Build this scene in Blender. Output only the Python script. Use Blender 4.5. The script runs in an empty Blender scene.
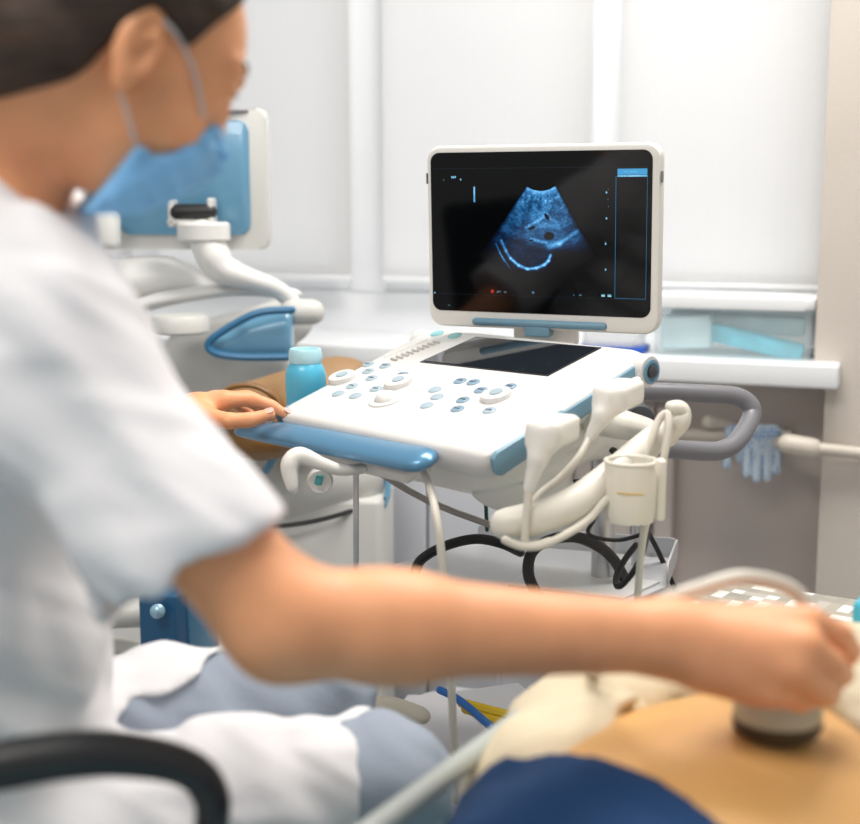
import bpy, bmesh, math, random
import numpy as np
from mathutils import Vector, Matrix
random.seed(7); np.random.seed(7)
SC = bpy.context.scene
COL = SC.collection
R = math.radians

# ------------------------------------------------------------------ camera
CAM_H = 1.22; PITCH = R(9.27); FPX = 1300.0
cd = bpy.data.cameras.new('camera'); cam = bpy.data.objects.new('camera', cd); COL.objects.link(cam)
cam.location = (0, 0, CAM_H); cam.rotation_euler = (math.pi/2 - PITCH, 0, 0)
cd.sensor_fit = 'HORIZONTAL'; cd.sensor_width = 36; cd.lens = FPX/860*36; cd.clip_start = .02
cd.dof.use_dof = True; cd.dof.focus_distance = 1.86; cd.dof.aperture_fstop = 2.9
SC.camera = cam

# ------------------------------------------------------------------ light and exposure
w = bpy.data.worlds.new('world'); SC.world = w; w.use_nodes = True
w.node_tree.nodes['Background'].inputs[0].default_value = (1, .985, .975, 1)
w.node_tree.nodes['Background'].inputs[1].default_value = .41
def area(name, loc, target, size, power, color=(1, 1, 1)):
    l = bpy.data.lights.new(name, 'AREA'); l.shape = 'RECTANGLE'; l.size, l.size_y = size; l.energy = power; l.color = color
    o = bpy.data.objects.new(name, l); COL.objects.link(o); o.location = loc
    o.rotation_euler = (Vector(target)-Vector(loc)).to_track_quat('-Z', 'Y').to_euler(); return o
area('ceiling_lamp_light', (.5, 1.9, 2.75), (.4, 1.7, 0), (1.2, .6), 42, (1, .96, .90))
area('ceiling_lamp_light', (-.9, .2, 2.75), (-.7, .6, 0), (1.2, .6), 26, (1, .97, .92))
area('daylight_outside_window', (1.0, 4.6, 2.0), (0.1, 2.9, 1.7), (4.0, 2.2), 86, (.93, .96, 1))
SC.view_settings.view_transform = 'Standard'; SC.view_settings.look = 'None'
SC.view_settings.exposure = 0.2; SC.view_settings.gamma = 1
SC.view_settings.use_curve_mapping = False

# ------------------------------------------------------------------ helpers
cp, sp = math.cos(PITCH), math.sin(PITCH)
def P(px, py, Y):
    u = (px-430)/FPX; v = -(py-412)/FPX
    d = Vector((u, cp+v*sp, -sp+v*cp)); return d*(Y/d.y)+Vector((0, 0, CAM_H))
MATS = {}
def mat(name, col, rough=.5, metal=0, bump=0, bscale=40, var=0, vscale=8, sss=0, coat=0, emit=0, alpha=1, trans=0, sheen=0, stretch=(1,1,1)):
    if name in MATS: return MATS[name]
    m = bpy.data.materials.new(name); m.use_nodes = True; nt = m.node_tree; b = nt.nodes['Principled BSDF']
    b.inputs['Base Color'].default_value = (*col, 1); b.inputs['Roughness'].default_value = rough; b.inputs['Metallic'].default_value = metal
    if sss: b.inputs['Subsurface Weight'].default_value = sss; b.inputs['Subsurface Radius'].default_value = (1, .35, .2); b.inputs['Subsurface Scale'].default_value = .012
    if coat: b.inputs['Coat Weight'].default_value = coat
    if sheen: b.inputs['Sheen Weight'].default_value = sheen
    if emit: b.inputs['Emission Color'].default_value = (*col, 1); b.inputs['Emission Strength'].default_value = emit
    if trans: b.inputs['Transmission Weight'].default_value = trans
    b.inputs['Alpha'].default_value = alpha
    if bump or var:
        tc = nt.nodes.new('ShaderNodeTexCoord'); mp = nt.nodes.new('ShaderNodeMapping'); nt.links.new(tc.outputs['Object'], mp.inputs[0]); mp.inputs['Scale'].default_value = stretch
    if var:
        n = nt.nodes.new('ShaderNodeTexNoise'); n.inputs['Scale'].default_value = vscale; n.inputs['Detail'].default_value = 3
        nt.links.new(mp.outputs[0], n.inputs[0])
        r = nt.nodes.new('ShaderNodeMapRange'); r.inputs['From Min'].default_value = .3; r.inputs['From Max'].default_value = .7
        r.inputs['To Min'].default_value = 1-var; r.inputs['To Max'].default_value = 1+var; nt.links.new(n.outputs[0], r.inputs[0])
        mx = nt.nodes.new('ShaderNodeVectorMath'); mx.operation = 'SCALE'; mx.inputs[0].default_value = col
        nt.links.new(r.outputs[0], mx.inputs['Scale']); nt.links.new(mx.outputs[0], b.inputs['Base Color'])
    if bump:
        n = nt.nodes.new('ShaderNodeTexNoise'); n.inputs['Scale'].default_value = bscale; n.inputs['Detail'].default_value = 4
        nt.links.new(mp.outputs[0], n.inputs[0])
        bp = nt.nodes.new('ShaderNodeBump'); bp.inputs['Strength'].default_value = bump; bp.inputs['Distance'].default_value = .01
        nt.links.new(n.outputs[0], bp.inputs['Height']); nt.links.new(bp.outputs[0], b.inputs['Normal'])
    MATS[name] = m; return m

ROOT = {}
def thing(name, label, cat, loc, group=None):
    o = bpy.data.objects.new(name, None); COL.objects.link(o); o.location = loc; o.empty_display_size = .1
    o['label'] = label; o['category'] = cat
    if group: o['group'] = group
    ROOT[o.name] = Vector(loc); return o
def rootloc(o):
    while o.parent: o = o.parent
    return ROOT[o.name]
def link(name, me, m, parent=None, label=None, cat=None, group=None, kind=None):
    """meshes are made in world coordinates; the origin moves to the thing's own base"""
    o = bpy.data.objects.new(name, me); COL.objects.link(o)
    if parent is not None:
        o.parent = parent; me.transform(Matrix.Translation(-rootloc(parent)))
    elif kind != 'structure':
        n = len(me.vertices); a = np.empty(n*3); me.vertices.foreach_get('co', a); a = a.reshape(-1, 3)
        c = Vector(((a[:, 0].min()+a[:, 0].max())/2, (a[:, 1].min()+a[:, 1].max())/2, a[:, 2].min()))
        me.transform(Matrix.Translation(-c)); o.location = c; ROOT[o.name] = c
    if m and not me.materials: me.materials.append(m)
    if label: o['label'] = label
    if cat: o['category'] = cat
    if group: o['group'] = group
    if kind: o['kind'] = kind
    return o

def catmull(pts, n=6, closed=False):
    pts = [Vector(p) for p in pts]
    if len(pts) < 3: return [pts[0].lerp(pts[-1], i/n) for i in range(n+1)]
    out = []; N = len(pts); rng = N if closed else N-1
    for i in range(rng):
        if closed: p0, p1, p2, p3 = pts[(i-1) % N], pts[i], pts[(i+1) % N], pts[(i+2) % N]
        else: p0 = pts[max(i-1, 0)]; p1 = pts[i]; p2 = pts[i+1]; p3 = pts[min(i+2, N-1)]
        for k in range(n):
            t = k/n; out.append(.5*((2*p1)+(-p0+p2)*t+(2*p0-5*p1+4*p2-p3)*t*t+(-p0+3*p1-3*p2+p3)*t**3))
    if not closed: out.append(pts[-1])
    return out
class MB:
    def __init__(s): s.bm = bmesh.new()
    def box(s, c, size, rot=None, bevel=0, seg=3):
        r = bmesh.ops.create_cube(s.bm, size=1); vs = r['verts']
        M = Matrix.Translation(Vector(c)) @ (rot.to_4x4() if rot is not None else Matrix()) @ Matrix.Diagonal((*size, 1))
        bmesh.ops.transform(s.bm, matrix=M, verts=vs)
        if bevel:
            es = list({e for v in vs for e in v.link_edges}); bmesh.ops.bevel(s.bm, geom=es, offset=bevel, segments=seg, profile=.5, affect='EDGES')
        return s
    def loft(s, rings, caps=True, closed=False):
        R_ = [[s.bm.verts.new(p) for p in r] for r in rings]; n = len(R_[0])
        L = len(R_)
        for i in range(L if closed else L-1):
            a, b = R_[i], R_[(i+1) % L]
            for j in range(n): s.bm.faces.new((a[j], a[(j+1) % n], b[(j+1) % n], b[j]))
        if caps and not closed: s.bm.faces.new(R_[0][::-1]); s.bm.faces.new(R_[-1])
        return s
    def tube(s, pts, r, seg=12, n=6, ell=1, up=None, closed=False, smooth=True, roundcap=True):
        pts0 = pts; pts = catmull(pts, n, closed) if smooth else [Vector(p) for p in pts]
        L = len(pts)
        rr = [r]*L if not hasattr(r, '__len__') else [float(np.interp(i/(L-1)*(len(r)-1), range(len(r)), r)) for i in range(L)]
        T = []
        for i in range(L):
            a = pts[(i-1) % L] if (closed or i > 0) else pts[i]; b = pts[(i+1) % L] if (closed or i < L-1) else pts[i]
            T.append((b-a).normalized())
        N = Vector(up) if up else (Vector((0, 0, 1)) if abs(T[0].z) < .9 else Vector((1, 0, 0)))
        rings = []
        for i in range(L):
            if up: N = Vector(up)
            N = (N-T[i]*N.dot(T[i])).normalized(); B = T[i].cross(N)
            rings.append((pts[i], N.copy(), B, rr[i], T[i]))
        out = []
        def ring(c, N, B, r_, ell_): return [c+N*(math.cos(2*math.pi*k/seg)*r_*ell_)+B*(math.sin(2*math.pi*k/seg)*r_) for k in range(seg)]
        if roundcap and not closed:
            c, N_, B_, r_, t_ = rings[0]
            for q in (80, 55, 30): out.append(ring(c-t_*r_*math.sin(R(q)), N_, B_, r_*math.cos(R(q)), ell))
        for c, N_, B_, r_, t_ in rings: out.append(ring(c, N_, B_, r_, ell))
        if roundcap and not closed:
            c, N_, B_, r_, t_ = rings[-1]
            for q in (30, 55, 80): out.append(ring(c+t_*r_*math.sin(R(q)), N_, B_, r_*math.cos(R(q)), ell))
        s.loft(out, True, closed); return s
    def lathe(s, c, prof, axis=(0, 0, 1), seg=28, sx=1, caps=True):
        ax = Vector(axis).normalized(); u = ax.orthogonal().normalized() if abs(ax.z) < .99 else Vector((1, 0, 0)); v = ax.cross(u); c = Vector(c)
        s.loft([[c+ax*z+u*(math.cos(2*math.pi*k/seg)*r*sx)+v*(math.sin(2*math.pi*k/seg)*r) for k in range(seg)] for r, z in prof], caps); return s
    def plate(s, M, outline, z0, z1, bevel=0, seg=2):
        """prism of a 2-D outline, M maps (x, y, z) to the world"""
        a = [s.bm.verts.new(M(x, y, z0)) for x, y in outline]; b = [s.bm.verts.new(M(x, y, z1)) for x, y in outline]; n = len(a)
        fs = [s.bm.faces.new(a[::-1]), s.bm.faces.new(b)]
        for j in range(n): s.bm.faces.new((a[j], a[(j+1) % n], b[(j+1) % n], b[j]))
        if bevel:
            es = [e for f in fs for e in f.edges]; bmesh.ops.bevel(s.bm, geom=es, offset=bevel, segments=seg, profile=.5, affect='EDGES')
        return s
    def me(s, name='m', smooth=35):
        bmesh.ops.recalc_face_normals(s.bm, faces=s.bm.faces); me = bpy.data.meshes.new(name); s.bm.to_mesh(me); s.bm.free()
        if smooth: me.shade_smooth(); me.set_sharp_from_angle(angle=R(smooth))
        return me
def rrect(x0, x1, y0, y1, r, n=6):
    out = []
    for cx, cy, a0 in ((x1-r, y1-r, 0), (x0+r, y1-r, 90), (x0+r, y0+r, 180), (x1-r, y0+r, 270)):
        for k in range(n+1): a = R(a0+90*k/n); out.append((cx+r*math.cos(a), cy+r*math.sin(a)))
    return out

# ---- smooth implicit bodies meshed with surface nets
def vp(*a): return np.array(a, float)
def sd_ell(c, r, rot=None):
    c = np.array(c, float); r = np.array(r, float); Rm = None if rot is None else np.array(rot, float)
    def f(p):
        q = p-c
        if Rm is not None: q = q @ Rm.T
        k0 = np.linalg.norm(q/r, axis=1); k1 = np.linalg.norm(q/(r*r), axis=1)
        return k0*(k0-1)/np.maximum(k1, 1e-9)
    return f
def sd_cap(a, b, ra, rb=None):
    a = np.array(a, float); b = np.array(b, float); rb = ra if rb is None else rb; d = b-a; L2 = d @ d
    def f(p):
        t = np.clip((p-a) @ d/L2, 0, 1); return np.linalg.norm(p-a-t[:, None]*d, axis=1)-(ra+(rb-ra)*t)
    return f
def sd_plane(c, n):
    n = np.array(n, float); n /= np.linalg.norm(n); c = np.array(c, float)
    return lambda p: (p-c) @ n
def smin(a, b, k):
    h = np.clip(.5+.5*(b-a)/k, 0, 1); return b*(1-h)+a*h-k*h*(1-h)
def smax(a, b, k): return -smin(-a, -b, k)
def U(fs, k):
    def f(p):
        d = fs[0](p)
        for g in fs[1:]: d = smin(d, g(p), k)
        return d
    return f
def sdf_mesh(f, lo, hi, h, name='body'):
    lo = np.array(lo, float); hi = np.array(hi, float); n = np.ceil((hi-lo)/h).astype(int)+1
    V = np.ones(n, np.float32); B = 12
    bl = [(i, j, k) for i in range(0, n[0], B) for j in range(0, n[1], B) for k in range(0, n[2], B)]
    bl = np.array(bl); cen = lo+(bl+B/2)*h; dc = f(cen); rad = B*h*.5*1.732+.02
    for (i, j, k), d in zip(bl, dc):
        if abs(d) > rad*1.25:
            V[i:i+B, j:j+B, k:k+B] = 1 if d > 0 else -1; continue
        ii, jj, kk = np.arange(i, min(i+B, n[0])), np.arange(j, min(j+B, n[1])), np.arange(k, min(k+B, n[2]))
        g = np.stack(np.meshgrid(ii, jj, kk, indexing='ij'), -1); V[i:i+B, j:j+B, k:k+B] = f(lo+g.reshape(-1, 3)*h).reshape(g.shape[:3])
    for ax in range(3):
        sl = [slice(None)]*3; sl[ax] = 0; V[tuple(sl)] = 1; sl[ax] = -1; V[tuple(sl)] = 1
    S = V < 0; cnt = np.zeros(n-1, np.int8)
    offs = [(a, b, c) for a in (0, 1) for b in (0, 1) for c in (0, 1)]
    for a, b, c in offs: cnt += S[a:n[0]-1+a, b:n[1]-1+b, c:n[2]-1+c]
    act = np.argwhere((cnt > 0) & (cnt < 8)); idx = -np.ones(n-1, np.int64); idx[tuple(act.T)] = np.arange(len(act))
    cv = {o: V[act[:, 0]+o[0], act[:, 1]+o[1], act[:, 2]+o[2]] for o in offs}
    s = np.zeros((len(act), 3)); c_ = np.zeros(len(act))
    for a in offs:
        for ax in range(3):
            if a[ax] == 0:
                b = list(a); b[ax] = 1; va, vb = cv[a], cv[tuple(b)]; m = (va < 0) != (vb < 0)
                t = np.where(m, va/np.where(m, va-vb, 1), 0); p = np.tile(np.array(a, float), (len(act), 1)); p[:, ax] += t
                s[m] += p[m]; c_[m] += 1
    vert = lo+(act+s/np.maximum(c_, 1)[:, None])*h
    faces = []
    for ax in range(3):
        sa = [slice(0, m) for m in n]; sb = [slice(0, m) for m in n]; sa[ax] = slice(0, n[ax]-1); sb[ax] = slice(1, n[ax])
        e = np.argwhere(S[tuple(sa)] != S[tuple(sb)]); o1, o2 = [q for q in range(3) if q != ax]
        e = e[(e[:, o1] > 0) & (e[:, o2] > 0) & (e[:, o1] < n[o1]-1) & (e[:, o2] < n[o2]-1)]
        def g(d1, d2):
            q = e.copy(); q[:, o1] -= d1; q[:, o2] -= d2; return idx[tuple(q.T)]
        q = np.stack([g(0, 0), g(1, 0), g(1, 1), g(0, 1)], 1); flip = S[tuple(e.T)]
        if ax == 1: flip = ~flip
        q[flip] = q[flip][:, ::-1]; faces.append(q)
    F = np.concatenate(faces)
    F = F[(F >= 0).all(1)]
    me = bpy.data.meshes.new(name); me.from_pydata(vert.tolist(), [], F.tolist()); me.update()
    bm = bmesh.new(); bm.from_mesh(me); bmesh.ops.recalc_face_normals(bm, faces=bm.faces)
    for _ in range(2): bmesh.ops.smooth_vert(bm, verts=bm.verts, factor=.5, use_axis_x=True, use_axis_y=True, use_axis_z=True)
    bm.to_mesh(me); bm.free(); me.shade_smooth(); return me
def wave(p, amp, fr, d1, d2=(.3, .5, .8)):
    a = p @ np.array(d1, float)*fr; b = p @ np.array(d2, float)*fr*.6
    return amp*np.sin(a+1.8*np.sin(b)+.8*np.sin(b*2.3+1))

# ------------------------------------------------------------------ materials
white_paint = mat('white_paint', (.80, .80, .80), .5)
M_shell = mat('warm_white_plastic', (.79, .775, .73), .32, coat=.15)
M_top = mat('white_console_plastic', (.715, .705, .685), .35)
M_arm = mat('ivory_plastic', (.74, .71, .63), .35)
M_blue = mat('metallic_blue_plastic', (.10, .27, .44), .3, metal=.3, coat=.3)
M_trim = mat('blue_grey_plastic', (.15, .29, .385), .38)
M_black = mat('black_rubber', (.012, .012, .013), .45)
M_cable = mat('ivory_cable', (.68, .64, .56), .4)
M_grey = mat('grey_metal', (.22, .22, .24), .35, metal=.3)
M_steel = mat('light_steel', (.62, .63, .65), .32, metal=.6)
M_skin = mat('skin', (.81, .375, .185), .5, var=.08, vscale=22, sss=.25, bump=.05, bscale=300)

# ------------------------------------------------------------------ setting: window wall, niche, pillar, floor
SX = Vector((.794, 2.5, 0)); WA = Vector((.938, -.347, 0)); WN = Vector((.347, .938, 0))
def W(a, b, z): return SX+WA*a+WN*b+Vector((0, 0, z))
def wallbox(name, a0, a1, b0, b1, z0, z1, m, bevel=0):
    mb = MB(); rot = Matrix((WA, WN, Vector((0, 0, 1)))).transposed()
    mb.box(W((a0+a1)/2, (b0+b1)/2, (z0+z1)/2), (a1-a0, b1-b0, z1-z0), rot, bevel)
    return mb
def wstruct(name, *a, **k):
    return link(name, wallbox(name, *a, **k).me(), a[6], kind='structure')
M_pillar = mat('beige_wallpaper', (.60, .545, .49), .8, bump=.06, bscale=120, var=.03, vscale=5)
M_niche = mat('taupe_wallpaper', (.64, .57, .53), .8, bump=.06, bscale=90, var=.06, vscale=4, stretch=(1, 1, .2))
M_frame = mat('white_window_plastic', (.84, .86, .88), .4)
fl = MB().box((0, 1.5, -.05), (9, 9, .1)); link('floor', fl.me(), mat('grey_linoleum', (.42, .42, .43), .45, var=.08, vscale=6), kind='structure')
wstruct('wall_right', -.052, 1.9, .06, .5, .855, 2.85, M_pillar)
wstruct('wall_right', -.028, 1.9, .06, .5, 0, .855, M_pillar)
wstruct('wall_back', -3.6, -.028, .19, .36, 0, .855, M_niche)
wstruct('wall_back', -3.6, -.042, .26, .5, 2.35, 2.85, white_paint)
wstruct('trim_1', -3.6, -.001, 0, .30, .855, .903, mat('white_sill', (.82, .84, .86), .3), bevel=.006)
wf = wallbox('window_1', -3.6, -.042, .30, .36, .903, 1.0, M_frame)
rotW = Matrix((WA, WN, Vector((0, 0, 1)))).transposed()
for a0, a1 in ((-.585, -.50), (-1.165, -1.075), (-1.78, -1.69), (-2.4, -2.31), (-.08, -.042)):
    wf.box(W((a0+a1)/2, .32, 1.68), (a1-a0, .05, 1.36), rotW, .004)
    wf.box(W(a1+.006, .30, 1.68), (.012, .02, 1.3), rotW, .003)
wf.box(W(-1.82, .33, 1.035), (3.56, .05, .07), rotW, .006)
window = link('window_1', wf.me(), M_frame, kind='structure')
g = MB()
for a0, a1 in ((-3.5, -2.4), (-2.31, -1.78), (-1.69, -1.165), (-1.075, -.585), (-.50, -.08)): g.box(W((a0+a1)/2, .34, 1.7), (a1-a0, .006, 1.3), rotW)
gm = bpy.data.materials.new('window_glass'); gm.use_nodes = True; nt = gm.node_tree; nt.nodes.clear()
o_ = nt.nodes.new('ShaderNodeOutputMaterial'); tr = nt.nodes.new('ShaderNodeBsdfTransparent'); gl = nt.nodes.new('ShaderNodeBsdfGlossy'); mx = nt.nodes.new('ShaderNodeMixShader')
gl.inputs['Roughness'].default_value = .02; mx.inputs[0].default_value = .06
nt.links.new(tr.outputs[0], mx.inputs[1]); nt.links.new(gl.outputs[0], mx.inputs[2]); nt.links.new(mx.outputs[0], o_.inputs[0])
ROOT[window.name] = Vector((0, 0, 0)); link('pane', g.me(), gm, window)
# roller blinds: woven cloth that daylight passes through
bm_ = bpy.data.materials.new('blind_cloth'); bm_.use_nodes = True; nt = bm_.node_tree; nt.nodes.clear()
o_ = nt.nodes.new('ShaderNodeOutputMaterial'); df = nt.nodes.new('ShaderNodeBsdfDiffuse'); tl = nt.nodes.new('ShaderNodeBsdfTranslucent'); mx = nt.nodes.new('ShaderNodeMixShader')
tc = nt.nodes.new('ShaderNodeTexCoord'); wv = nt.nodes.new('ShaderNodeTexWave'); wv.inputs['Scale'].default_value = 14; wv.inputs['Distortion'].default_value = 1.5
mp = nt.nodes.new('ShaderNodeMapping'); mp.inputs['Scale'].default_value = (1, 1, .05); nt.links.new(tc.outputs['Object'], mp.inputs[0]); nt.links.new(mp.outputs[0], wv.inputs[0])
cr = nt.nodes.new('ShaderNodeMapRange'); cr.inputs['To Min'].default_value = .818; cr.inputs['To Max'].default_value = .822; nt.links.new(wv.outputs['Fac'], cr.inputs[0])
cb = nt.nodes.new('ShaderNodeCombineColor'); [nt.links.new(cr.outputs[0], cb.inputs[q]) for q in range(3)]
nt.links.new(cb.outputs[0], df.inputs[0]); nt.links.new(cb.outputs[0], tl.inputs[0]); mx.inputs[0].default_value = .5
nt.links.new(df.outputs[0], mx.inputs[1]); nt.links.new(tl.outputs[0], mx.inputs[2]); nt.links.new(mx.outputs[0], o_.inputs[0])
for (a0, a1), lab in zip(((-.497, -.055), (-1.062, -.562), (-1.69, -1.145), (-2.33, -1.79)),
        ('white roller blind beside the beige pillar, right of the monitor', 'white roller blind directly behind the ultrasound monitor',
         'white roller blind left of the ultrasound monitor, its lower edge behind the spare machine', 'white roller blind at the far left, mostly behind the masked head')):
    t = thing('roller_blind', lab, 'blind', W((a0+a1)/2, .26, 1.03), 'roller blinds at the window')
    link('fabric', MB().box(W((a0+a1)/2, .26, 1.68), (a1-a0, .0015, 1.3), rotW).me(), bm_, t)
    link('bottom_bar', MB().box(W((a0+a1)/2, .26, 1.033), (a1-a0, .012, .014), rotW, .003).me(), M_frame, t)
    link('roller', MB().tube([W(a0, .26, 2.34), W(a1, .26, 2.34)], .02, smooth=False).me(), M_frame, t)

# pipe in the niche
def pipe():
    t = thing('heating_pipe', 'cream heating pipe running along the taupe wall under the window sill', 'pipe', W(0, .12, 0))
    m = mat('cream_enamel', (.64, .58, .50), .4)
    z0 = .80
    a = P(600, 431, W(-.6, .1, 0).y); b = P(795, 446, 2.56); c = P(860, 453, 2.52)
    link('tube', MB().tube([a, P(690, 434, 2.72), P(765, 440, 2.66), b, c, P(1000, 470, 2.45)], .0125, n=4).me(), m, t)
    link('coupling', MB().tube([P(788, 444, 2.56), P(812, 448, 2.545)], .021, smooth=False).me(), m, t)
    link('bracket', MB().box(P(786, 436, 2.70), (.03, .06, .03), rotW, .006).me(), m, t)
    link('valve', MB().tube([P(708, 422, 2.69), P(727, 426, 2.70), P(750, 436, 2.68)], [.014, .011, .009], n=4).me(), m, t)
pipe()
# work gloves over the pipe
M_glove = mat('blue_dotted_knit', (.75, .79, .84), .9)
nt = M_glove.node_tree; b = nt.nodes['Principled BSDF']; tc = nt.nodes.new('ShaderNodeTexCoord'); vo = nt.nodes.new('ShaderNodeTexVoronoi'); vo.inputs['Scale'].default_value = 130; vo.inputs['Randomness'].default_value = .15
rp = nt.nodes.new('ShaderNodeValToRGB'); rp.color_ramp.elements[0].color = (.03, .18, .55, 1); rp.color_ramp.elements[1].color = (.55, .66, .75, 1); rp.color_ramp.elements[0].position = .28; rp.color_ramp.elements[1].position = .42
nt.links.new(tc.outputs['Object'], vo.inputs[0]); nt.links.new(vo.outputs['Distance'], rp.inputs[0]); nt.links.new(rp.outputs[0], b.inputs['Base Color'])
def glove(x0, fingers, lab, Y):
    fs = [sd_cap(P(x0+4, 432, Y), P(x0+26, 432, Y), .016), sd_ell(P(x0+15, 442, Y), (.034, .013, .03))]
    for fx, fy in fingers: fs.append(sd_cap(P(fx, 447, Y), P(fx+random.uniform(-1, 1), fy, Y-.005), .0105, .009))
    c = np.array(P(x0+15, 455, Y)); me = sdf_mesh(U(fs, .006), c-[.08, .05, .09], c+[.08, .05, .09], .003)
    link('work_glove', me, M_glove, label=lab, cat='glove', group='knitted work gloves on the pipe')
glove(728, [(727, 466), (741, 460)], 'blue dotted knitted work glove on the pipe, the one nearer the grey handle', 2.655)
glove(748, [(746, 474), (757, 479), (767, 478), (777, 471)], 'blue dotted knitted work glove on the pipe, nearer the pillar, four fingers hanging', 2.635)

# things on the sill
t = thing('storage_box', 'translucent storage box with white lid and aqua packets on the sill', 'box', W(-.26, .15, .903))
mclear = mat('clear_plastic', (.75, .92, .96), .15, trans=.0, alpha=.28)
link('tub', MB().plate(lambda x, y, z: W(x, y, .905+z), rrect(-.375, -.06, .05, .22, .02), 0, .098, .004).me(), mclear, t)
link('lid', MB().plate(lambda x, y, z: W(x, y, 1.003+z), rrect(-.382, -.054, .042, .228, .022), 0, .024, .006).me(), mat('white_lid', (.85, .87, .88), .4), t)
maq = mat('aqua_packet', (.10, .60, .78), .5, var=.5, vscale=14); mpk = mat('pale_blue_packet', (.72, .88, .92), .5, var=.12, vscale=12)
for k, (a0, a1, b0, h0, h1) in enumerate(((-.365, -.26, .07, .03, .09), (-.27, -.075, .08, .028, .055), (-.36, -.08, .14, .06, .09))):
    q = MB(); q.box(W((a0+a1)/2, b0+.03, .91+(h0+h1)/2-.02), (a1-a0, .05, h1-h0+.01), rotW @ Matrix.Rotation(R((-4, 12, 2)[k]), 3, 'Y'), .008)
    link('packet', q.me(), (mpk, maq, mpk)[k], t)
t = thing('document_tray', 'blue-bottomed clear dish on the sill right beside the monitor', 'tray', W(-.50, .16, .903))
link('base', MB().plate(lambda x, y, z: W(x, y, .904+z), rrect(-.53, -.392, .03, .13, .015), 0, .014, .003).me(), mat('royal_blue_plastic', (.01, .09, .50), .35), t)
link('cover', MB().plate(lambda x, y, z: W(x, y, .9185+z), rrect(-.522, -.40, .038, .122, .015), 0, .055, .006).me(), mat('frosted_plastic', (.8, .82, .82), .4, alpha=.5), t)

# ------------------------------------------------------------------ ultrasound machine in focus
CO = Vector((-.0728, 1.7185, .9172)); cy, ct = R(-47.364), R(18.275)
CW = Vector((math.cos(cy), math.sin(cy), 0)); C0 = Vector((-math.sin(cy), math.cos(cy), 0)); CD = C0*math.cos(ct)+Vector((0, 0, math.sin(ct))); CN = CW.cross(CD)
def K(a, b, c=0): return CO+CW*a+CD*b+CN*c
rotK = Matrix((CW, CD, CN)).transposed()
US = thing('ultrasound_machine', 'white and blue ultrasound cart with its scan showing on the monitor', 'ultrasound machine', (.08, 1.8, 0))
def part(name, mb, m, parent=US, label=None): return link(name, mb if isinstance(mb, bpy.types.Mesh) else mb.me(), m, parent, label)
# console shell: rounded slab whose underside tapers
def slab(top, z0, z1, inset, m=None):
    mb = MB(); n = len(top)
    c = (sum(p[0] for p in top)/n, sum(p[1] for p in top)/n)
    def sc(k): return [((x-c[0])*(1-k/abs(max(abs(x-c[0]), .05))*1) + c[0], (y-c[1])*(1-k/abs(max(abs(y-c[1]), .05)))+c[1]) for x, y in top]
    rings = []
    for z, k in ((z1, .012), (z1-.0015, .006), (z1-.006, .0015), (z1-.012, 0), ((z0+z1)/2, .002), (z0+.008, inset*.7), (z0, inset)):
        rings.append([K(x, y, z) for x, y in sc(k)])
    mb.loft(rings); return mb
body_out = rrect(-.222, .222, -.012, .325, .03, 8)
part('console', slab(body_out, -.048, 0.0, .02), M_top)
part('underbody', MB().plate(lambda x, y, z: K(x, y, z), rrect(-.19, .19, .02, .30, .05, 6), -.085, -.044, .015, 4), M_shell)
# blue strip along the sides
for s_ in (1, -1):
    prof = [(0, -.036), (.0, -.004), (.003, -.0015), (.0075, -.004), (.009, -.012), (.0085, -.030), (.005, -.036)]
    mb = MB(); rings = []
    for y, k in ((-.004, .55), (.0, .85), (.006, 1), (.10, .92), (.128, .86), (.135, .7), (.18, .7), (.25, .72), (.292, .75), (.296, .6)):
        rings.append([K(s_*(.216+q), y, -.018+(z+.018)*k+.002*(1-k)) for q, z in prof])
    mb.loft(rings); part('side_trim', mb, M_trim)
    for yy in (.128, .258):
        part('trim_clip', MB().tube([K(s_*.226, yy-.008, -.024), K(s_*.229, yy+.012, -.022)], .0075, ell=.6, n=3), M_top)
    part('rear_corner', MB().lathe(K(s_*.20, .298, -.020), [(.010, 0), (.021, .001), (.0225, .006), (.0225, .030), (.020, .0335), (.001, .034)], CW*s_), M_top)
    rk = part('rear_socket', MB().lathe(K(s_*.2335, .298, -.021), [(.0165, 0), (.0165, .0025), (.0125, .003), (.0120, .001), (.0005, .001)], CW*s_), M_trim)
    part('socket_pin', MB().lathe(K(s_*.234, .298, -.021), [(.0085, 0), (.0085, .004), (.006, .0055), (.0005, .0055)], CW*s_), mat('dark_grey_plastic', (.05, .055, .065), .4), rk)
# touch panel
part('touch_panel_bezel', MB().plate(K, [(-.120, .199), (.130, .208), (.142, .311), (-.100, .302)], -.002, .0012), mat('dark_bezel', (.02, .02, .025), .3))
part('touch_panel', MB().plate(K, [(-.115, .2025), (.126, .2115), (.137, .307), (-.096, .298)], .0, .002), mat('dark_glass', (.012, .016, .022), .07, coat=.6))
M_btn = mat('blue_grey_button', (.36, .46, .52), .4); M_teal = mat('teal_button', (.25, .55, .58), .4); M_mark = mat('dark_print', (.06, .09, .13), .5)
def button(a, b, m=M_btn, r=.0095, h=.003, mark=True, z=0):
    o = part('button', MB().lathe(K(a, b, z-.001), [(r*1.08, 0), (r, h*.7), (r*.85, h), (.0005, h)], CN, 20), m)
    if mark:
        mb = MB()
        for q in range(3): mb.box(K(a-.004+q*.004, b+random.uniform(-.001, .001), z+h-.0007), (.0022, random.uniform(.002, .0045), .0004), rotK)
        part('symbol', mb, M_mark, o)
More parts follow.
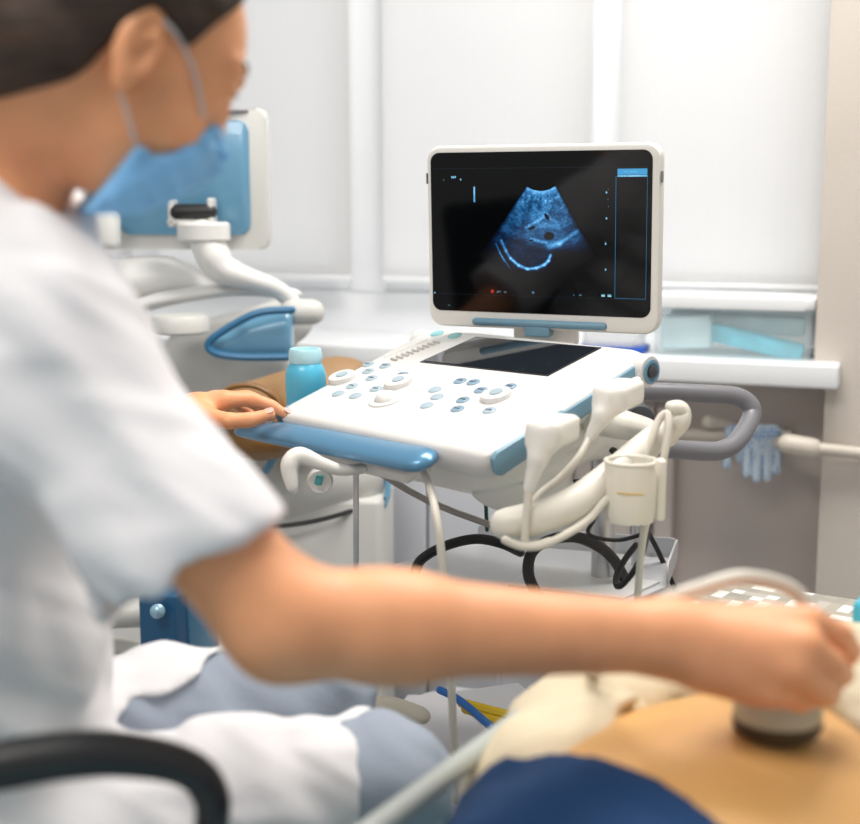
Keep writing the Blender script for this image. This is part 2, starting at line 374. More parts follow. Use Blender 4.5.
BT = [(-.2076, .1697), (-.1712, .1729), (-.1831, .1485), (-.1547, .1301), (-.1632, .0977), (-.1638, .0704), (-.1262, .0722), (-.1124, .1008), (-.111, .1531),
      (-.0112, .125), (.0121, .1064), (.0191, .0794), (.0055, .1595), (.0304, .1613), (.0632, .1425), (.0988, .164), (.0607, .1091), (.0753, .0838), (.1264, .0934)]
dk = mat('dark_blue_button', (.22, .33, .43), .4)
for i, (a, b) in enumerate(BT): button(a, b, dk if i in (8, 12, 13, 14, 15, 16, 17) else M_btn, mark=i not in (5, 6, 9, 10, 11))
for a, b in ((-.1848, .2998), (-.1439, .2993)): button(a, b, M_teal, .011, mark=False)
for a, b in ((-.2047, .114), (-.0889, .1254), (.1038, .1311)):
    o = part('dial', MB().lathe(K(a, b, 0), [(.021, -.001), (.0215, .003), (.0205, .007), (.019, .008), (.0005, .008)], CN, 32), M_top)
    oo = part('dial_cap', MB().lathe(K(a+.002, b, .007), [(.0095, 0), (.009, .0025), (.0005, .003)], CN, 20), M_btn, o)
part('trackball', MB().lathe(K(-.0631, .0771, 0), [(.026, -.001), (.0255, .002), (.022, .003), (.017, .0025), (.016, .005), (.013, .009), (.008, .0115), (.0005, .0125)], CN, 32), M_top)
for i in range(9):
    a, b = -.1737+i*.0024, .1949+i*.0092
    part('slider', MB().box(K(a, b, .0018), (.016, .0028, .004), rotK, .0008), mat('pale_slider', (.62, .60, .56), .5))
part('slider_groove', MB().plate(K, [(-.205, .20), (-.200, .20), (-.182, .275), (-.187, .275)], 0, .001), M_shell)
M_pale = mat('pale_button', (.66, .70, .73), .4)
for a, b in ((-.1032, .1758), (-.0603, .1775), (-.019, .179), (.023, .1803), (.065, .1815), (.1069, .1826)): button(a, b, M_pale, .006, .0015, False)
# front handle
hp = [K(-.272, -.032, -.036), K(-.262, -.026, -.034), (K(-.215, -.022, -.032)), K(-.08, -.024, -.032), K(.07, -.026, -.032), K(.10, -.022, -.032), K(.122, -.008, -.034)]
part('front_handle', MB().tube([K(-.272, -.030, -.025), K(-.20, -.030, -.021), K(-.08, -.030, -.018), K(.04, -.030, -.016), K(.112, -.030, -.014)], [.020, .025, .026, .026, .026], 20, ell=.50, up=CN), M_blue)
part('handle_bracket', MB().box(K(-.04, .0, -.052), (.22, .05, .02), rotK, .006), M_shell)
# monitor
MO = Vector((.1636, 1.9352, 1.0300)); my, mt = R(-24.741), R(92.452)
MW = Vector((math.cos(my), math.sin(my), 0)); M0 = Vector((-math.sin(my), math.cos(my), 0)); MD = M0*math.cos(mt)+Vector((0, 0, math.sin(mt))); MN = MW.cross(MD)
def Q(a, b, c=0): return MO+MW*a+MD*b+MN*c
def bez(z): return lambda x, y, c: Q(x, y, c)
mb = MB(); rings = []
for z, k in ((-.034, .02), (-.028, .006), (-.016, 0), (-.004, 0), (0, .0025), (.0012, .006)):
    rings.append([Q(x, y, z) for x, y in rrect(-.181+k, .181-k, -.002+k, .270-k, .022-k*.4, 8)])
M_bg = mat('black_glass', (.001, .0015, .002), .06); M_bg.node_tree.nodes['Principled BSDF'].inputs['Specular IOR Level'].default_value = .28
mb.loft(rings); housing = part('monitor_housing', mb, M_shell)
part('screen_glass', MB().plate(lambda x, y, z: Q(x, y, z), rrect(-.1735, .1690, .0225, .2600, .014, 6), .0, .0022), M_bg, housing)
part('hinge_bar', MB().tube([Q(-.102, .0075, .002), Q(.099, .0075, .002)], .0058, 14, smooth=False), M_trim)
part('hinge_block', MB().box(Q(-.003, -.004, -.004), (.04, .016, .02), Matrix((MW, MD, MN)).transposed(), .003), M_trim)
part('hinge_neck', MB().box(Q(0, -.012, -.03), (.10, .03, .024), Matrix((MW, MD, MN)).transposed(), .006), M_shell)
for s_, a_ in ((-1, -.1815), (1, .1815)): part('side_latch', MB().box(Q(a_, .222, -.004), (.002, .016, .008), Matrix((MW, MD, MN)).transposed(), .0008), M_grey, housing)
# the scan, drawn as light on the screen
def glow(name, strength=1.0):
    m = bpy.data.materials.new(name); m.use_nodes = True; nt = m.node_tree; b = nt.nodes['Principled BSDF']; b.inputs['Base Color'].default_value = (.001, .0015, .002, 1); b.inputs['Roughness'].default_value = .1; b.inputs['Specular IOR Level'].default_value = .28
    a = nt.nodes.new('ShaderNodeVertexColor'); a.layer_name = 'Col'; nt.links.new(a.outputs[0], b.inputs['Emission Color']); b.inputs['Emission Strength'].default_value = strength; return m
def vnoise(x, y, seed):
    r = np.random.RandomState(seed).rand(64, 64); xi, yi = np.floor(x).astype(int), np.floor(y).astype(int); fx, fy = x-xi, y-yi; fx = fx*fx*(3-2*fx); fy = fy*fy*(3-2*fy)
    g = lambda i, j: r[i % 64, j % 64]
    return (g(xi, yi)*(1-fx)+g(xi+1, yi)*fx)*(1-fy)+(g(xi, yi+1)*(1-fx)+g(xi+1, yi+1)*fx)*fy
def scan_mesh():
    na, nr = 230, 230; ax, ay = .003, .2435   # apex above the sector
    th = np.radians(np.linspace(-33, 35, na)); rr = np.linspace(.0405, .163, nr)
    T, Rr = np.meshgrid(th, rr, indexing='ij'); X = ax+np.sin(T)*Rr-.35*(Rr-.04)*.22; Y = ay-np.cos(T)*Rr
    v = [tuple(Q(x, y, .0027)) for x, y in zip(X.ravel(), Y.ravel())]
    f = [(i*nr+j, (i+1)*nr+j, (i+1)*nr+j+1, i*nr+j+1) for i in range(na-1) for j in range(nr-1)]
    u = T*57.3; d = (Rr-.0405)/.1225
    n1 = vnoise(u*.45+9, Rr*420, 1); n2 = vnoise(u*1.1+20, Rr*1100, 2); n3 = vnoise(u*.15+3, Rr*110+5, 3)
    I = .12+.34*n3*(.5+n1)+.22*n2*n1
    I *= np.clip(1.25-d*1.0, .2, 1.3)
    I += .5*np.exp(-(d/.05)**2)+.35*np.exp(-((d-.11-.02*np.sin(u*.08))/.02)**2)*n1*1.3
    def seg(x0, y0, x1, y1, wd, amp):
        nonlocal I
        dx, dy = x1-x0, y1-y0; t = np.clip(((X-x0)*dx+(Y-y0)*dy)/(dx*dx+dy*dy), 0, 1); q = np.hypot(X-x0-t*dx, Y-y0-t*dy)
        I += amp*np.exp(-(q/wd)**2)*(.5+.8*n2)
    def hole(x0, y0, rx, ry, ang):
        nonlocal I
        c, s = math.cos(ang), math.sin(ang); a_ = (X-x0)*c+(Y-y0)*s; b_ = -(X-x0)*s+(Y-y0)*c; q = np.hypot(a_/rx, b_/ry)
        I = I+.10*np.exp(-((q-1.3)/.25)**2); I *= np.clip((q-.8)*4, .03, 1)
    arc = [(-.0594, .1301), (-.052, .115), (-.0445, .1039), (-.032, .094), (-.018, .0889), (-.004, .0905), (.0084, .0956), (.015, .102), (.0181, .1097)]
    ss = lambda v, a, b: np.clip((v-a)/(b-a), 0, 1); I = I*(1-.6*ss(Y+.25*X, .136, .118))
    I = I*(1-.75*ss(Y-np.interp(X, [p[0] for p in arc], [p[1] for p in arc]), .0, -.012))
    I = I*(1-.93*ss(Y-.10*X, .128, .108)*ss(X, .012, .026))
    for p, q in zip(arc, arc[1:]): seg(*p, *q, .0019, 1.0 if p[0] > -.05 else .6)
    seg(-.068, .125, -.055, .10, .0012, .4); seg(-.062, .112, -.045, .088, .001, .35)
    seg(-.02, .150, .012, .168, .0022, .5); seg(.012, .168, .03, .155, .003, .25); seg(-.012, .133, .012, .128, .0022, .55); seg(.016, .123, .032, .127, .004, .7); seg(.032, .127, .06, .146, .0025, .5)
    seg(-.01, .168, .01, .172, .005, .25); seg(0, .155, .03, .150, .004, .25)
    hole(.0123, .166, .003, .006, .6); hole(-.0112, .1491, .006, .0024, .3); hole(.0158, .1378, .008, .0062, 0); hole(-.0119, .1313, .004, .0016, 0)
    I = np.clip(I, 0, 1.2); edge = np.clip(np.minimum(np.minimum(T-th[0], th[-1]-T)*57.3/4, (1-d)/.06), 0, 1); I *= edge
    colr = np.stack([I**2.2*.16, I**1.5*.50, I**1.25*.95, np.ones_like(I)], -1).reshape(-1, 4)
    me = bpy.data.meshes.new('scan'); me.from_pydata(v, [], f); at = me.color_attributes.new('Col', 'FLOAT_COLOR', 'POINT'); at.data.foreach_set('color', colr.ravel().astype(np.float32)); return me
part('scan_image', scan_mesh(), glow('scan_light', 1.0), housing)
def ui():
    V, F, C = [], [], []
    def rect(x0, x1, y0, y1, c):
        n = len(V); V.extend([tuple(Q(x, y, .0026)) for x, y in ((x0, y0), (x1, y0), (x1, y1), (x0, y1))]); F.append((n, n+1, n+2, n+3)); C.extend([(*c, 1)]*4)
    def word(x, y, w_, h, c, n):
        for k in range(n):
            if random.random() < .85:
                xx = x+w_*k/n; rect(xx, xx+w_/n*.6, y+random.uniform(-.15, .2)*h, y+h*random.uniform(.6, 1), c)
    bl = (.03, .22, .42); cyn = (.25, .65, .9); dim = (.10, .18, .25)
    rect(.1161, .1166, .0497, .2238, bl); rect(.1618, .1622, .0497, .2238, bl); rect(.1161, .1622, .0495, .0499, bl)
    rect(.1184, .1617, .2255, .2338, (.05, .30, .58)); rect(.1184, .1617, .2225, .2250, (.12, .42, .66))
    word(.124, .2230, .03, .0016, (.5, .8, .95), 14); word(.128, .229, .02, .002, (.2, .55, .8), 9)
    rect(-.1035, -.1010, .187, .2095, (.10, .38, .75)); rect(-.1035, -.1010, .198, .2095, (.25, .6, .9))
    word(-.139, .2225, .008, .003, cyn, 3); word(-.155, .219, .005, .002, dim, 2); word(-.125, .219, .003, .003, cyn, 1)
    for x, y in ((.1024, .2006), (.1028, .1641), (.1019, .1277), (.1022, .0906)):
        rect(x-.0012, x+.0012, y-.0006, y+.0006, cyn); rect(x-.0005, x+.0005, y-.0016, y+.0016, cyn)
    for x, y in ((.1045, .2045), (.104, .19), (.1048, .18), (.1005, .1300)): word(x, y, .002, .0015, dim, 1)
    rect(-.0765, -.0725, .0520, .0565, (.45, .03, .02))
    word(-.067, .0525, .007, .003, dim, 3); word(-.058, .0525, .007, .003, dim, 3); word(-.013, .053, .006, .003, cyn if False else (.1, .3, .5), 3)
    word(.0515, .051, .004, .003, (.1, .3, .45), 2); word(.0625, .051, .004, .003, (.1, .3, .45), 2)
    for x in (.096, .1055): rect(x, x+.0055, .0515, .0535, (.3, .7, .75)); rect(x, x+.0055, .0540, .0550, (.1, .3, .4))
    rect(-.170, .163, .0482, .0485, (.015, .03, .045)); rect(-.170, .163, .2362, .2365, (.015, .03, .045))
    word(-.148, .0300, .004, .002, dim, 2); rect(-.171, -.169, .0482, .0500, cyn)
    me = bpy.data.meshes.new('ui'); me.from_pydata(V, [], F); at = me.color_attributes.new('Col', 'FLOAT_COLOR', 'POINT'); at.data.foreach_set('color', np.array(C, np.float32).ravel()); return me
part('screen_readouts', ui(), glow('readout_light', 1.0), housing)

# neck, column and cart
part('console_neck', sdf_mesh(U([sd_ell(K(.08, .15, -.085), (.13, .10, .035)), sd_cap(K(.13, .09, -.09), Vector((.17, 1.80, .80)), .05, .04), sd_cap(K(.10, .24, -.08), P(640, 440, 1.85), .04, .035)], .05), (-.2, 1.5, .68), (.42, 2.1, 1.05), .006), M_shell)
part('column', MB().tube([(.255, 1.86, .86), (.255, 1.86, .34)], .017, 20, smooth=False), M_steel)
part('rail', MB().tube([(.315, 1.93, .86), (.315, 1.93, .34)], .007, 12, smooth=False), M_steel)
# shelf tray
TR = Matrix.Rotation(R(-16), 3, 'Z')
tz = .668
def Tt(x, y, z=0): return Vector((.163, 1.92, tz+z))+TR @ Vector((x, y, 0))
mb = MB().plate(lambda x, y, z: Tt(x, y, z), [(-.235, -.10), (.15, -.16), (.20, -.05), (.20, .10), (-.14, .12)], -.006, .0, .001)
tray = part('shelf', mb, mat('light_grey_metal', (.55, .56, .58), .35))
part('shelf_lip', MB().plate(lambda x, y, z: Tt(.20+z, x, y), rrect(-.05, .10, 0, .034, .012, 4), 0, .003), mat('light_grey_metal', (.55, .56, .58), .35), tray)
part('shelf_lip', MB().plate(lambda x, y, z: Tt(x, .11+z, y), rrect(-.12, .20, 0, .03, .008, 4), 0, .003), mat('light_grey_metal', (.55, .56, .58), .35), tray)
part('shelf_plate', MB().plate(lambda x, y, z: Tt(x, y, z), [(-.02, -.115), (.15, -.135), (.19, -.04), (.0, .0)], .0, .004, .001), mat('pale_card', (.68, .68, .67), .5), tray)
part('shelf_catch', MB().box(Tt(-.19, -.085, -.02), (.018, .03, .03), TR, .003), mat('orange_brown_plastic', (.28, .09, .04), .5), tray)
# lower base of cart
part('cart_base', MB().plate(lambda x, y, z: Vector((.14, 1.93, 0))+TR @ Vector((x, y, z)), rrect(-.24, .24, -.25, .25, .06), .09, .36, .03, 4), mat('grey_cart_plastic', (.42, .42, .44), .5))
for sx in (-1, 1):
    for sy in (-1, 1):
        c = Vector((.14, 1.93, .045))+TR @ Vector((sx*.2, sy*.21, 0)); q = part('caster', MB().lathe(c-Vector((.018, 0, 0)), [(.03, 0), (.044, .006), (.044, .03), (.03, .036)], (1, 0, 0), 24), M_black)
# grey rear handle
gh = [P(560, 388, 1.98), P(640, 391, 1.99), P(700, 393.5, 2.0), P(735, 396, 2.01), P(750, 405, 2.01), P(751, 418, 2.0), P(737, 441, 1.95), P(722, 450, 1.93), P(700, 451, 1.91), P(640, 446, 1.88), P(590, 440, 1.87)]
part('rear_handle', MB().tube(gh, .0145, 16, 5), mat('slate_grey_plastic', (.19, .19, .21), .35))
part('pivot_joint', MB().lathe(P(638, 417, 1.9)-Vector((0, .03, 0)), [(.012, 0), (.02, .004), (.022, .03), (.022, .06)], (0, 1, 0)), mat('dark_grey_plastic', (.05, .055, .065), .4))
# holder arm and cable hook
part('holder_arm', MB().tube([P(505, 524, 1.50), P(535, 519, 1.50), P(570, 506, 1.51), P(605, 480, 1.54), P(640, 450, 1.58), P(665, 430, 1.61), P(676, 420, 1.62)], [.018, .021, .020, .018, .017, .016, .014], 18, up=(0, 0, 1), ell=1.05), M_arm)
part('cable_hook', MB().tube([P(655, 438, 1.60), P(671, 430, 1.61), P(679, 420, 1.61), P(680, 410, 1.61), P(672, 407, 1.60)], [.010, .014, .015, .012, .008], 14, up=(0, 1, 0), ell=1.2), M_arm)
part('holder_link', MB().tube([P(600, 415, 1.72), P(630, 428, 1.68), P(668, 436, 1.63)], [.03, .017, .014], 16), M_arm)
# cup
cc = P(630, 522, 1.52); ch = P(630, 461, 1.52).z-cc.z
mb = MB(); seg = 40; rings = []
prof = [(.020, 0), (.028, .002), (.0305, .010), (.031, .03), (.0318, ch-.002), (.031, ch), (.0285, ch), (.028, ch-.006), (.027, .012), (.02, .008)]
for r_, z_ in prof:
    ring = []
    for k in range(seg):
        a_ = 2*math.pi*k/seg; notch = math.exp(-((a_-math.radians(345))/.28)**2)+math.exp(-((a_-math.radians(-15))/.28)**2)
        zz = z_-(.022*min(notch, 1) if z_ > ch-.01 else 0)
        ring.append(cc+Vector((math.cos(a_)*r_, math.sin(a_)*r_*.95, zz)))
    rings.append(ring)
mb.loft(rings)
M_cup = mat('ivory_cup_plastic', (.76, .73, .64), .3, sss=.1)
cup = part('probe_cup', mb, M_cup)
part('cup_rim', MB().tube([cc+Vector((math.cos(a_)*.031, math.sin(a_)*.0295, ch)) for a_ in [R(x) for x in range(20, 325, 20)]], .0025, 8, 3), M_cup, cup)
mk = [cc+Vector((math.cos(R(x))*.0318, math.sin(R(x))*.0303, .041)) for x in (232, 240, 250, 260, 270, 280, 288)]
part('yellow_mark', MB().tube(mk, .0009, 6, 3), mat('yellow_ink', (.75, .55, .12), .5), cup)
part('cup_clip', MB().box(cc+Vector((.035, .0, .04)), (.012, .02, .075), None, .004), M_cup, cup)
# left hook
part('side_hook', MB().tube([P(362, 469, 1.72), P(341, 470, 1.70), P(322, 464, 1.69), P(300, 456, 1.685), P(290, 465, 1.68), P(292, 484, 1.675), P(294, 490, 1.675)], [.007, .008, .009, .0125, .013, .009, .006], 14), M_shell)
q = part('lamp_socket', MB().lathe(P(320, 481, 1.72), [(.016, -.012), (.018, 0), (.015, .012)], (.1, -1, .1)), M_shell)
part('green_lens', MB().box(P(319, 480, 1.70), (.010, .006, .014), Matrix.Rotation(R(15), 3, 'Y'), .002), mat('teal_glass', (.05, .32, .33), .15), q)
part('drip_rod', MB().tube([P(356, 462, 1.80), P(356, 700, 1.80)], .0042, 12, smooth=False), M_steel)
part('support_strut', MB().tube([P(375, 470, 1.86), P(430, 502, 1.86), P(505, 530, 1.84)], .005, 10, 3), mat('grey_hose', (.38, .36, .34), .4))
part('bottle_holder', MB().lathe(P(306, 400, 1.985)-Vector((0, 0, .037)), [(.024, 0), (.034, .002), (.035, .022), (.033, .022), (.0325, .006), (.001, .006)], (0, 0, 1)), M_shell)

# cables of the machine
def cable(name, pts, r, m, n=7, label=None): return part(name, MB().tube(pts, r, 10, n), m, US, label)
cable('cable', [P(404, 455, 1.69), P(417, 462, 1.66), P(429, 485, 1.62), P(437, 520, 1.57), P(443, 570, 1.56), P(449, 650, 1.56), P(453, 720, 1.56), P(455, 800, 1.57)], .0052, M_cable)
cable('cable', [P(505, 540, 1.47), P(520, 546, 1.47), P(540, 546, 1.47), P(565, 535, 1.48), P(590, 518, 1.50), P(606, 500, 1.51), P(640, 470, 1.54)], .005, M_cable)
cable('cable', [P(640, 470, 1.56), P(651, 440, 1.57), P(659, 420, 1.58), P(667, 414, 1.58), P(668, 432, 1.57), P(661, 470, 1.56), P(650, 510, 1.56), P(642, 545, 1.57), P(636, 620, 1.60)], .005, M_cable)
cable('green_cable', [P(482, 470, 1.9), P(485, 490, 1.9), P(487, 530, 1.92)], .003, mat('dark_green_rubber', (.01, .07, .05), .4))
cable('black_hose', [P(415, 572, 1.83), P(422, 559, 1.83), P(445, 546, 1.82), P(475, 539, 1.82), P(500, 543, 1.81), P(520, 552, 1.84)], .0075, M_black)
cable('black_hose', [P(545, 605, 1.76), P(532, 585, 1.76), P(528, 568, 1.77), P(533, 551, 1.78), P(550, 540, 1.79), P(575, 537, 1.80), P(598, 546, 1.81), P(614, 560, 1.82), P(624, 578, 1.83)], .0082, M_black)
cable('black_cable', [P(590, 430, 1.80), P(603, 443, 1.8), P(615, 452, 1.8), P(640, 470, 1.8)], .005, M_black)
cable('black_cable', [P(603, 505, 1.66), P(594, 520, 1.66), P(588, 532, 1.66), P(598, 538, 1.66), P(620, 540, 1.66), P(640, 535, 1.64)], .0028, M_black)
cable('black_cable', [P(655, 500, 1.58), P(649, 525, 1.6), P(640, 560, 1.62), P(625, 582, 1.64), P(617, 586, 1.65), P(617, 574, 1.66), P(626, 558, 1.66), P(636, 545, 1.66)], .0042, M_black)
cable('black_cable', [P(640, 520, 1.9), P(655, 545, 1.93), P(672, 582, 1.95), P(680, 600, 1.96)], .004, M_black)
cable('black_cable', [P(535, 480, 1.82), P(560, 484, 1.8), P(590, 480, 1.8), P(612, 470, 1.8)], .005, M_black)
# things stored on the cart foot: loose leads
link('blue_lead', MB().tube([P(440, 690, 1.72), P(462, 702, 1.70), P(498, 733, 1.66)], .0055, 8).me(), mat('blue_lead_rubber', (.02, .13, .42), .4), None, 'blue lead lying across the yellow leads on the cart foot', 'cable')
for (x0, y0, x1, y1), lb in (((462, 703, 508, 715), 'upper of the two yellow leads on the cart foot'), ((466, 709, 500, 721), 'lower of the two yellow leads on the cart foot')):
    link('yellow_lead', MB().tube([P(x0, y0, 1.73), P(x1, y1, 1.70)], .007, 8, 3).me(), mat('yellow_rubber', (.70, .47, .02), .45), None, lb, 'cable', 'yellow leads')
link('paper_sheet', MB().box(P(500, 703, 1.80), (.11, .12, .004), Matrix.Rotation(R(20), 3, 'Z')).me(), mat('paper', (.75, .76, .78), .7), None, 'white paper sheet on the cart foot behind the yellow leads', 'paper')
link('cream_pouch', sdf_mesh(U([sd_cap(P(362, 712, 1.75), P(418, 716, 1.72), .028, .024)], .02), P(340, 760, 1.65), P(450, 680, 1.85), .006) if False else MB().tube([P(356, 712, 1.9), P(385, 708, 1.9), P(418, 715, 1.9)], [.02, .026, .02], 14, ell=.7).me(), mat('cream_foam', (.62, .58, .48), .8, bump=.2), None, 'cream foam roll lying behind the grey knee', 'foam roll')

# transducers in their holders
def transducer(lab, cx, cy_, Y, hx, hy, cablepts):
    c = P(cx, cy_, Y)
    t = thing('ultrasound_probe', lab, 'ultrasound probe', c-Vector((0, 0, .05)), 'probes parked on the console side')
    e = (P(cx+28, cy_-12, Y+.09)-c).normalized()
    up = Vector((0, 0, 1)); up = (up-e*up.dot(e)).normalized(); sd = e.cross(up)
    rot = np.array([list(e), list(sd), list(up)])
    tip = P(hx, hy, Y-.03)
    front = c-e*.030
    def f(p):
        q = (p-np.array(c)) @ rot.T; b = np.abs(q)-np.array([.033, .013, .0085]); d = np.linalg.norm(np.maximum(b, 0), axis=1)+np.minimum(b.max(1), 0)-.008
        h1 = sd_cap(front, front.lerp(tip, .4)-Vector((0, .006, 0)), .017, .012)(p); h2 = sd_cap(front.lerp(tip, .4)-Vector((0, .006, 0)), tip, .012, .007)(p)
        return smin(smin(d, h1, .012), h2, .006)
    lo = np.minimum(np.array(c), np.array(tip))-.07; hi = np.maximum(np.array(c), np.array(tip))+.07
    link('housing', sdf_mesh(f, lo, hi, .0025), mat('probe_white_plastic', (.80, .78, .73), .35), t)
    link('lead', MB().tube([tip]+cablepts, .0048, 10, 6).me(), M_cable, t)
transducer('white ultrasound probe parked on the console side, the one nearer the front handle', 553, 431, 1.515, 529, 488, [P(527, 510, 1.48), P(525, 530, 1.475), P(528, 545, 1.475), P(550, 541, 1.475)])
transducer('white ultrasound probe parked on the console side, the one nearer the monitor', 619, 395, 1.615, 590, 437, [P(578, 458, 1.56), P(560, 478, 1.55), P(540, 494, 1.545), P(527, 512, 1.545), P(520, 530, 1.55)])

# gel bottle
bc = P(306, 400, 1.985)
t = thing('gel_bottle', 'small light blue gel bottle with frosted cap beside the console', 'bottle', bc)
hh = P(306, 360, 1.985).z-bc.z
link('body', MB().lathe(bc, [(.02, -.03), (.028, -.027), (.030, -.01), (.0315, hh*.40), (.0315, hh*.62), (.0295, hh*.78), (.0255, hh*.90), (.020, hh), (.001, hh)]).me(), mat('aqua_gel', (.10, .50, .70), .25, sss=.4), t)
link('cap', MB().lathe(bc+Vector((0, 0, hh-.004)), [(.0245, 0), (.0258, .003), (.0258, .010), (.0250, .019), (.0235, .022), (.021, .0215), (.0195, .014), (.001, .013)]).me(), mat('frosted_aqua_cap', (.45, .74, .82), .3, sss=.2), t)

# ------------------------------------------------------------------ second machine behind
M_w2 = mat('light_grey_plastic', (.66, .66, .63), .4); M_b2 = mat('sky_blue_panel', (.13, .32, .48), .3, coat=.4); M_pw = mat('white_plastic_body', (.78, .78, .76), .4)
U2 = thing('spare_ultrasound_machine', 'pale ultrasound machine behind the seated person, blue monitor back towards the camera', 'ultrasound machine', (-.5, 2.75, 0))
def part2(name, mb, m, parent=U2, label=None): return link(name, mb if isinstance(mb, bpy.types.Mesh) else mb.me(), m, parent, label)
def B2(x, y, Y=2.66): return P(x, y, Y)
mc = P(180, 181, 2.66); ey = R(-8); e1 = Vector((math.cos(ey), math.sin(ey), 0)); e3 = Vector((0, 0, 1)); e2 = Vector((math.sin(ey), -math.cos(ey), 0))
def G(x, z, b): return mc+e1*x+e3*z+e2*b
px = 1300/2.66
mh = part2('monitor_housing', MB().plate(G, rrect(-.215, .180, -.137, .142, .02), -.03, .0, .006, 3), M_w2)
part2('back_panel', MB().plate(G, rrect(-.13, .145, -.107, .118, .022), .0, .008, .003), M_b2, mh)
part2('top_latch', MB().box(G(.11, .136, .002), (.07, .012, .006), None, .002), M_grey, mh)
part2('side_grip', MB().box(B2(98, 229, 2.60), (.085, .06, .085), None, .018), M_pw, mh)
brk = part2('tilt_bracket', MB().box(B2(173, 213, 2.60), (.012, .05, .055), None, .004).box(B2(212, 212, 2.60), (.012, .05, .055), None, .004).box(B2(192, 222, 2.60), (.09, .05, .012), None, .004), M_w2)
part2('tilt_spring', MB().tube([B2(177, 212, 2.585), B2(209, 212, 2.585)], .016, 14, smooth=False), M_black, brk)
part2('swivel_cap', MB().lathe(B2(204, 241, 2.585), [(.045, 0), (.052, .004), (.052, .032), (.047, .037), (.001, .038)]), M_pw)
part2('swing_arm', MB().tube([B2(206, 240, 2.585), B2(214, 258, 2.58), B2(225, 270, 2.58), B2(250, 279, 2.58), B2(275, 288, 2.6), B2(290, 300, 2.62)], [.044, .046, .04, .028, .024, .024], 18, ell=.75), M_pw)
part2('upper_deck', MB().tube([B2(60, 300, 2.7), B2(110, 285, 2.7), B2(170, 278, 2.7), B2(215, 290, 2.7)], [.09, .085, .075, .02], 20, ell=.6), M_pw)
part2('control_wing', MB().tube([B2(110, 318, 2.62), B2(160, 300, 2.62), B2(230, 290, 2.62), B2(290, 293, 2.64)], [.03, .036, .03, .024], 18, ell=.45), M_pw)
part2('round_pad', MB().lathe(B2(180, 333, 2.52), [(.05, 0), (.058, .004), (.058, .025), (.052, .035), (.001, .038)]), M_w2)
part2('end_knob', MB().tube([B2(292, 312, 2.6), B2(312, 312, 2.6)], .026, 18, smooth=False), M_w2)
part2('middle_body', sdf_mesh(U([sd_cap(B2(200, 360, 2.72), B2(290, 320, 2.74), .08, .05), sd_cap(B2(205, 395, 2.72), B2(285, 372, 2.7), .05, .04)], .04), (-.75, 2.55, .75), (-.15, 2.9, 1.2), .01), M_w2)
# blue wedge: a padded cover
def wedge(p):
    d = sd_cap(B2(222, 346, 2.56), B2(287, 345, 2.56), .028, .03)(p); d = smin(d, sd_cap(B2(250, 330, 2.56), B2(287, 325, 2.57), .022, .036)(p), .03)
    return smax(d, sd_plane(B2(250, 357, 2.56), (0.04, 0, -1))(p), .006)
part2('probe_bay', sdf_mesh(lambda p: smax(wedge(p), sd_plane(B2(293, 340, 2.56), (1, 0, 0))(p), .01), (-.55, 2.48, .85), (-.2, 2.66, 1.12), .005), M_b2)
part2('bay_edge', MB().tube([B2(293, 357, 2.515), B2(240, 357, 2.515), B2(213, 352, 2.515), B2(210, 341, 2.515), B2(238, 322, 2.515), B2(262, 312, 2.515), B2(292, 310, 2.515)], .0075, 8), mat('deep_blue_plastic', (.03, .16, .32), .35))
part2('lower_panel', MB().box(Vector((-.70, 2.78, .45)), (.34, .34, .82), None, .02), M_pw)

# white cabinet under the sill
t = thing('side_cabinet', 'plain pale cabinet under the sill behind the machine column', 'cabinet', W(-.95, .0, 0))
link('carcass', wallbox('c', -.93, -.615, -.20, .15, 0.02, .80, None, .004).me(), mat('pale_blue_grey_laminate', (.60, .62, .67), .5), t)
for k, (a0, a1) in enumerate(((-.925, -.775), (-.770, -.62))):
    dd = link('door', wallbox('d', a0, a1, -.218, -.20, .04, .79, None, .003).me(), mat('pale_blue_grey_laminate', (.60, .62, .67), .5), t)
    link('handle', MB().tube([W((-.79, -.755)[k], -.225, .30), W((-.79, -.755)[k], -.225, .40)], .005, 8, smooth=False).me(), M_steel, dd)
t = thing('radiator', 'taupe ribbed radiator panel low behind the machine column', 'radiator', W(-.6, .16, .1))
rb = MB()
for k in range(6): rb.box(W(-.585+k*.045, .165, .48), (.04, .04, .6), rotW, .006)
link('ribs', rb.me(), M_niche, t)

# brown leather armchair
lea = mat('tan_leather', (.34, .20, .09), .5, bump=.15, bscale=60, var=.1, vscale=6); lea2 = mat('brown_leather', (.24, .115, .03), .4, bump=.15, bscale=60, var=.1, vscale=6)
t = thing('treatment_chair', 'brown leather treatment chair with pale base and navy pedestal behind the console', 'treatment chair', (-.3, 2.35, 0))
link('backrest', sdf_mesh(U([sd_cap(P(300, 412, 2.36), P(348, 384, 2.42), .07, .05), sd_cap(P(240, 400, 2.36), P(330, 375, 2.42), .03, .03)], .03), (-.45, 2.2, .65), (.05, 2.6, 1.05), .008), lea, t)
link('headrest', sdf_mesh(U([sd_ell(P(246, 408, 2.26), (.062, .09, .045)), sd_ell(P(262, 434, 2.28), (.075, .09, .045))], .012), (-.48, 2.12, .7), (-.14, 2.42, 1.0), .006), lea2, t)
link('piping', MB().tube([P(216, 405, 2.19), P(228, 389, 2.18), P(252, 386, 2.18), P(272, 396, 2.18), P(280, 410, 2.2)], .004, 8).me(), lea2, t)
link('base_cover', sdf_mesh(U([sd_cap(P(235, 488, 2.42), P(340, 472, 2.44), .075, .075), sd_cap(P(265, 490, 2.42), P(345, 472, 2.44), .06, .08)], .03), (-.55, 2.2, .52), (-.02, 2.62, .92), .008), M_w2, t)
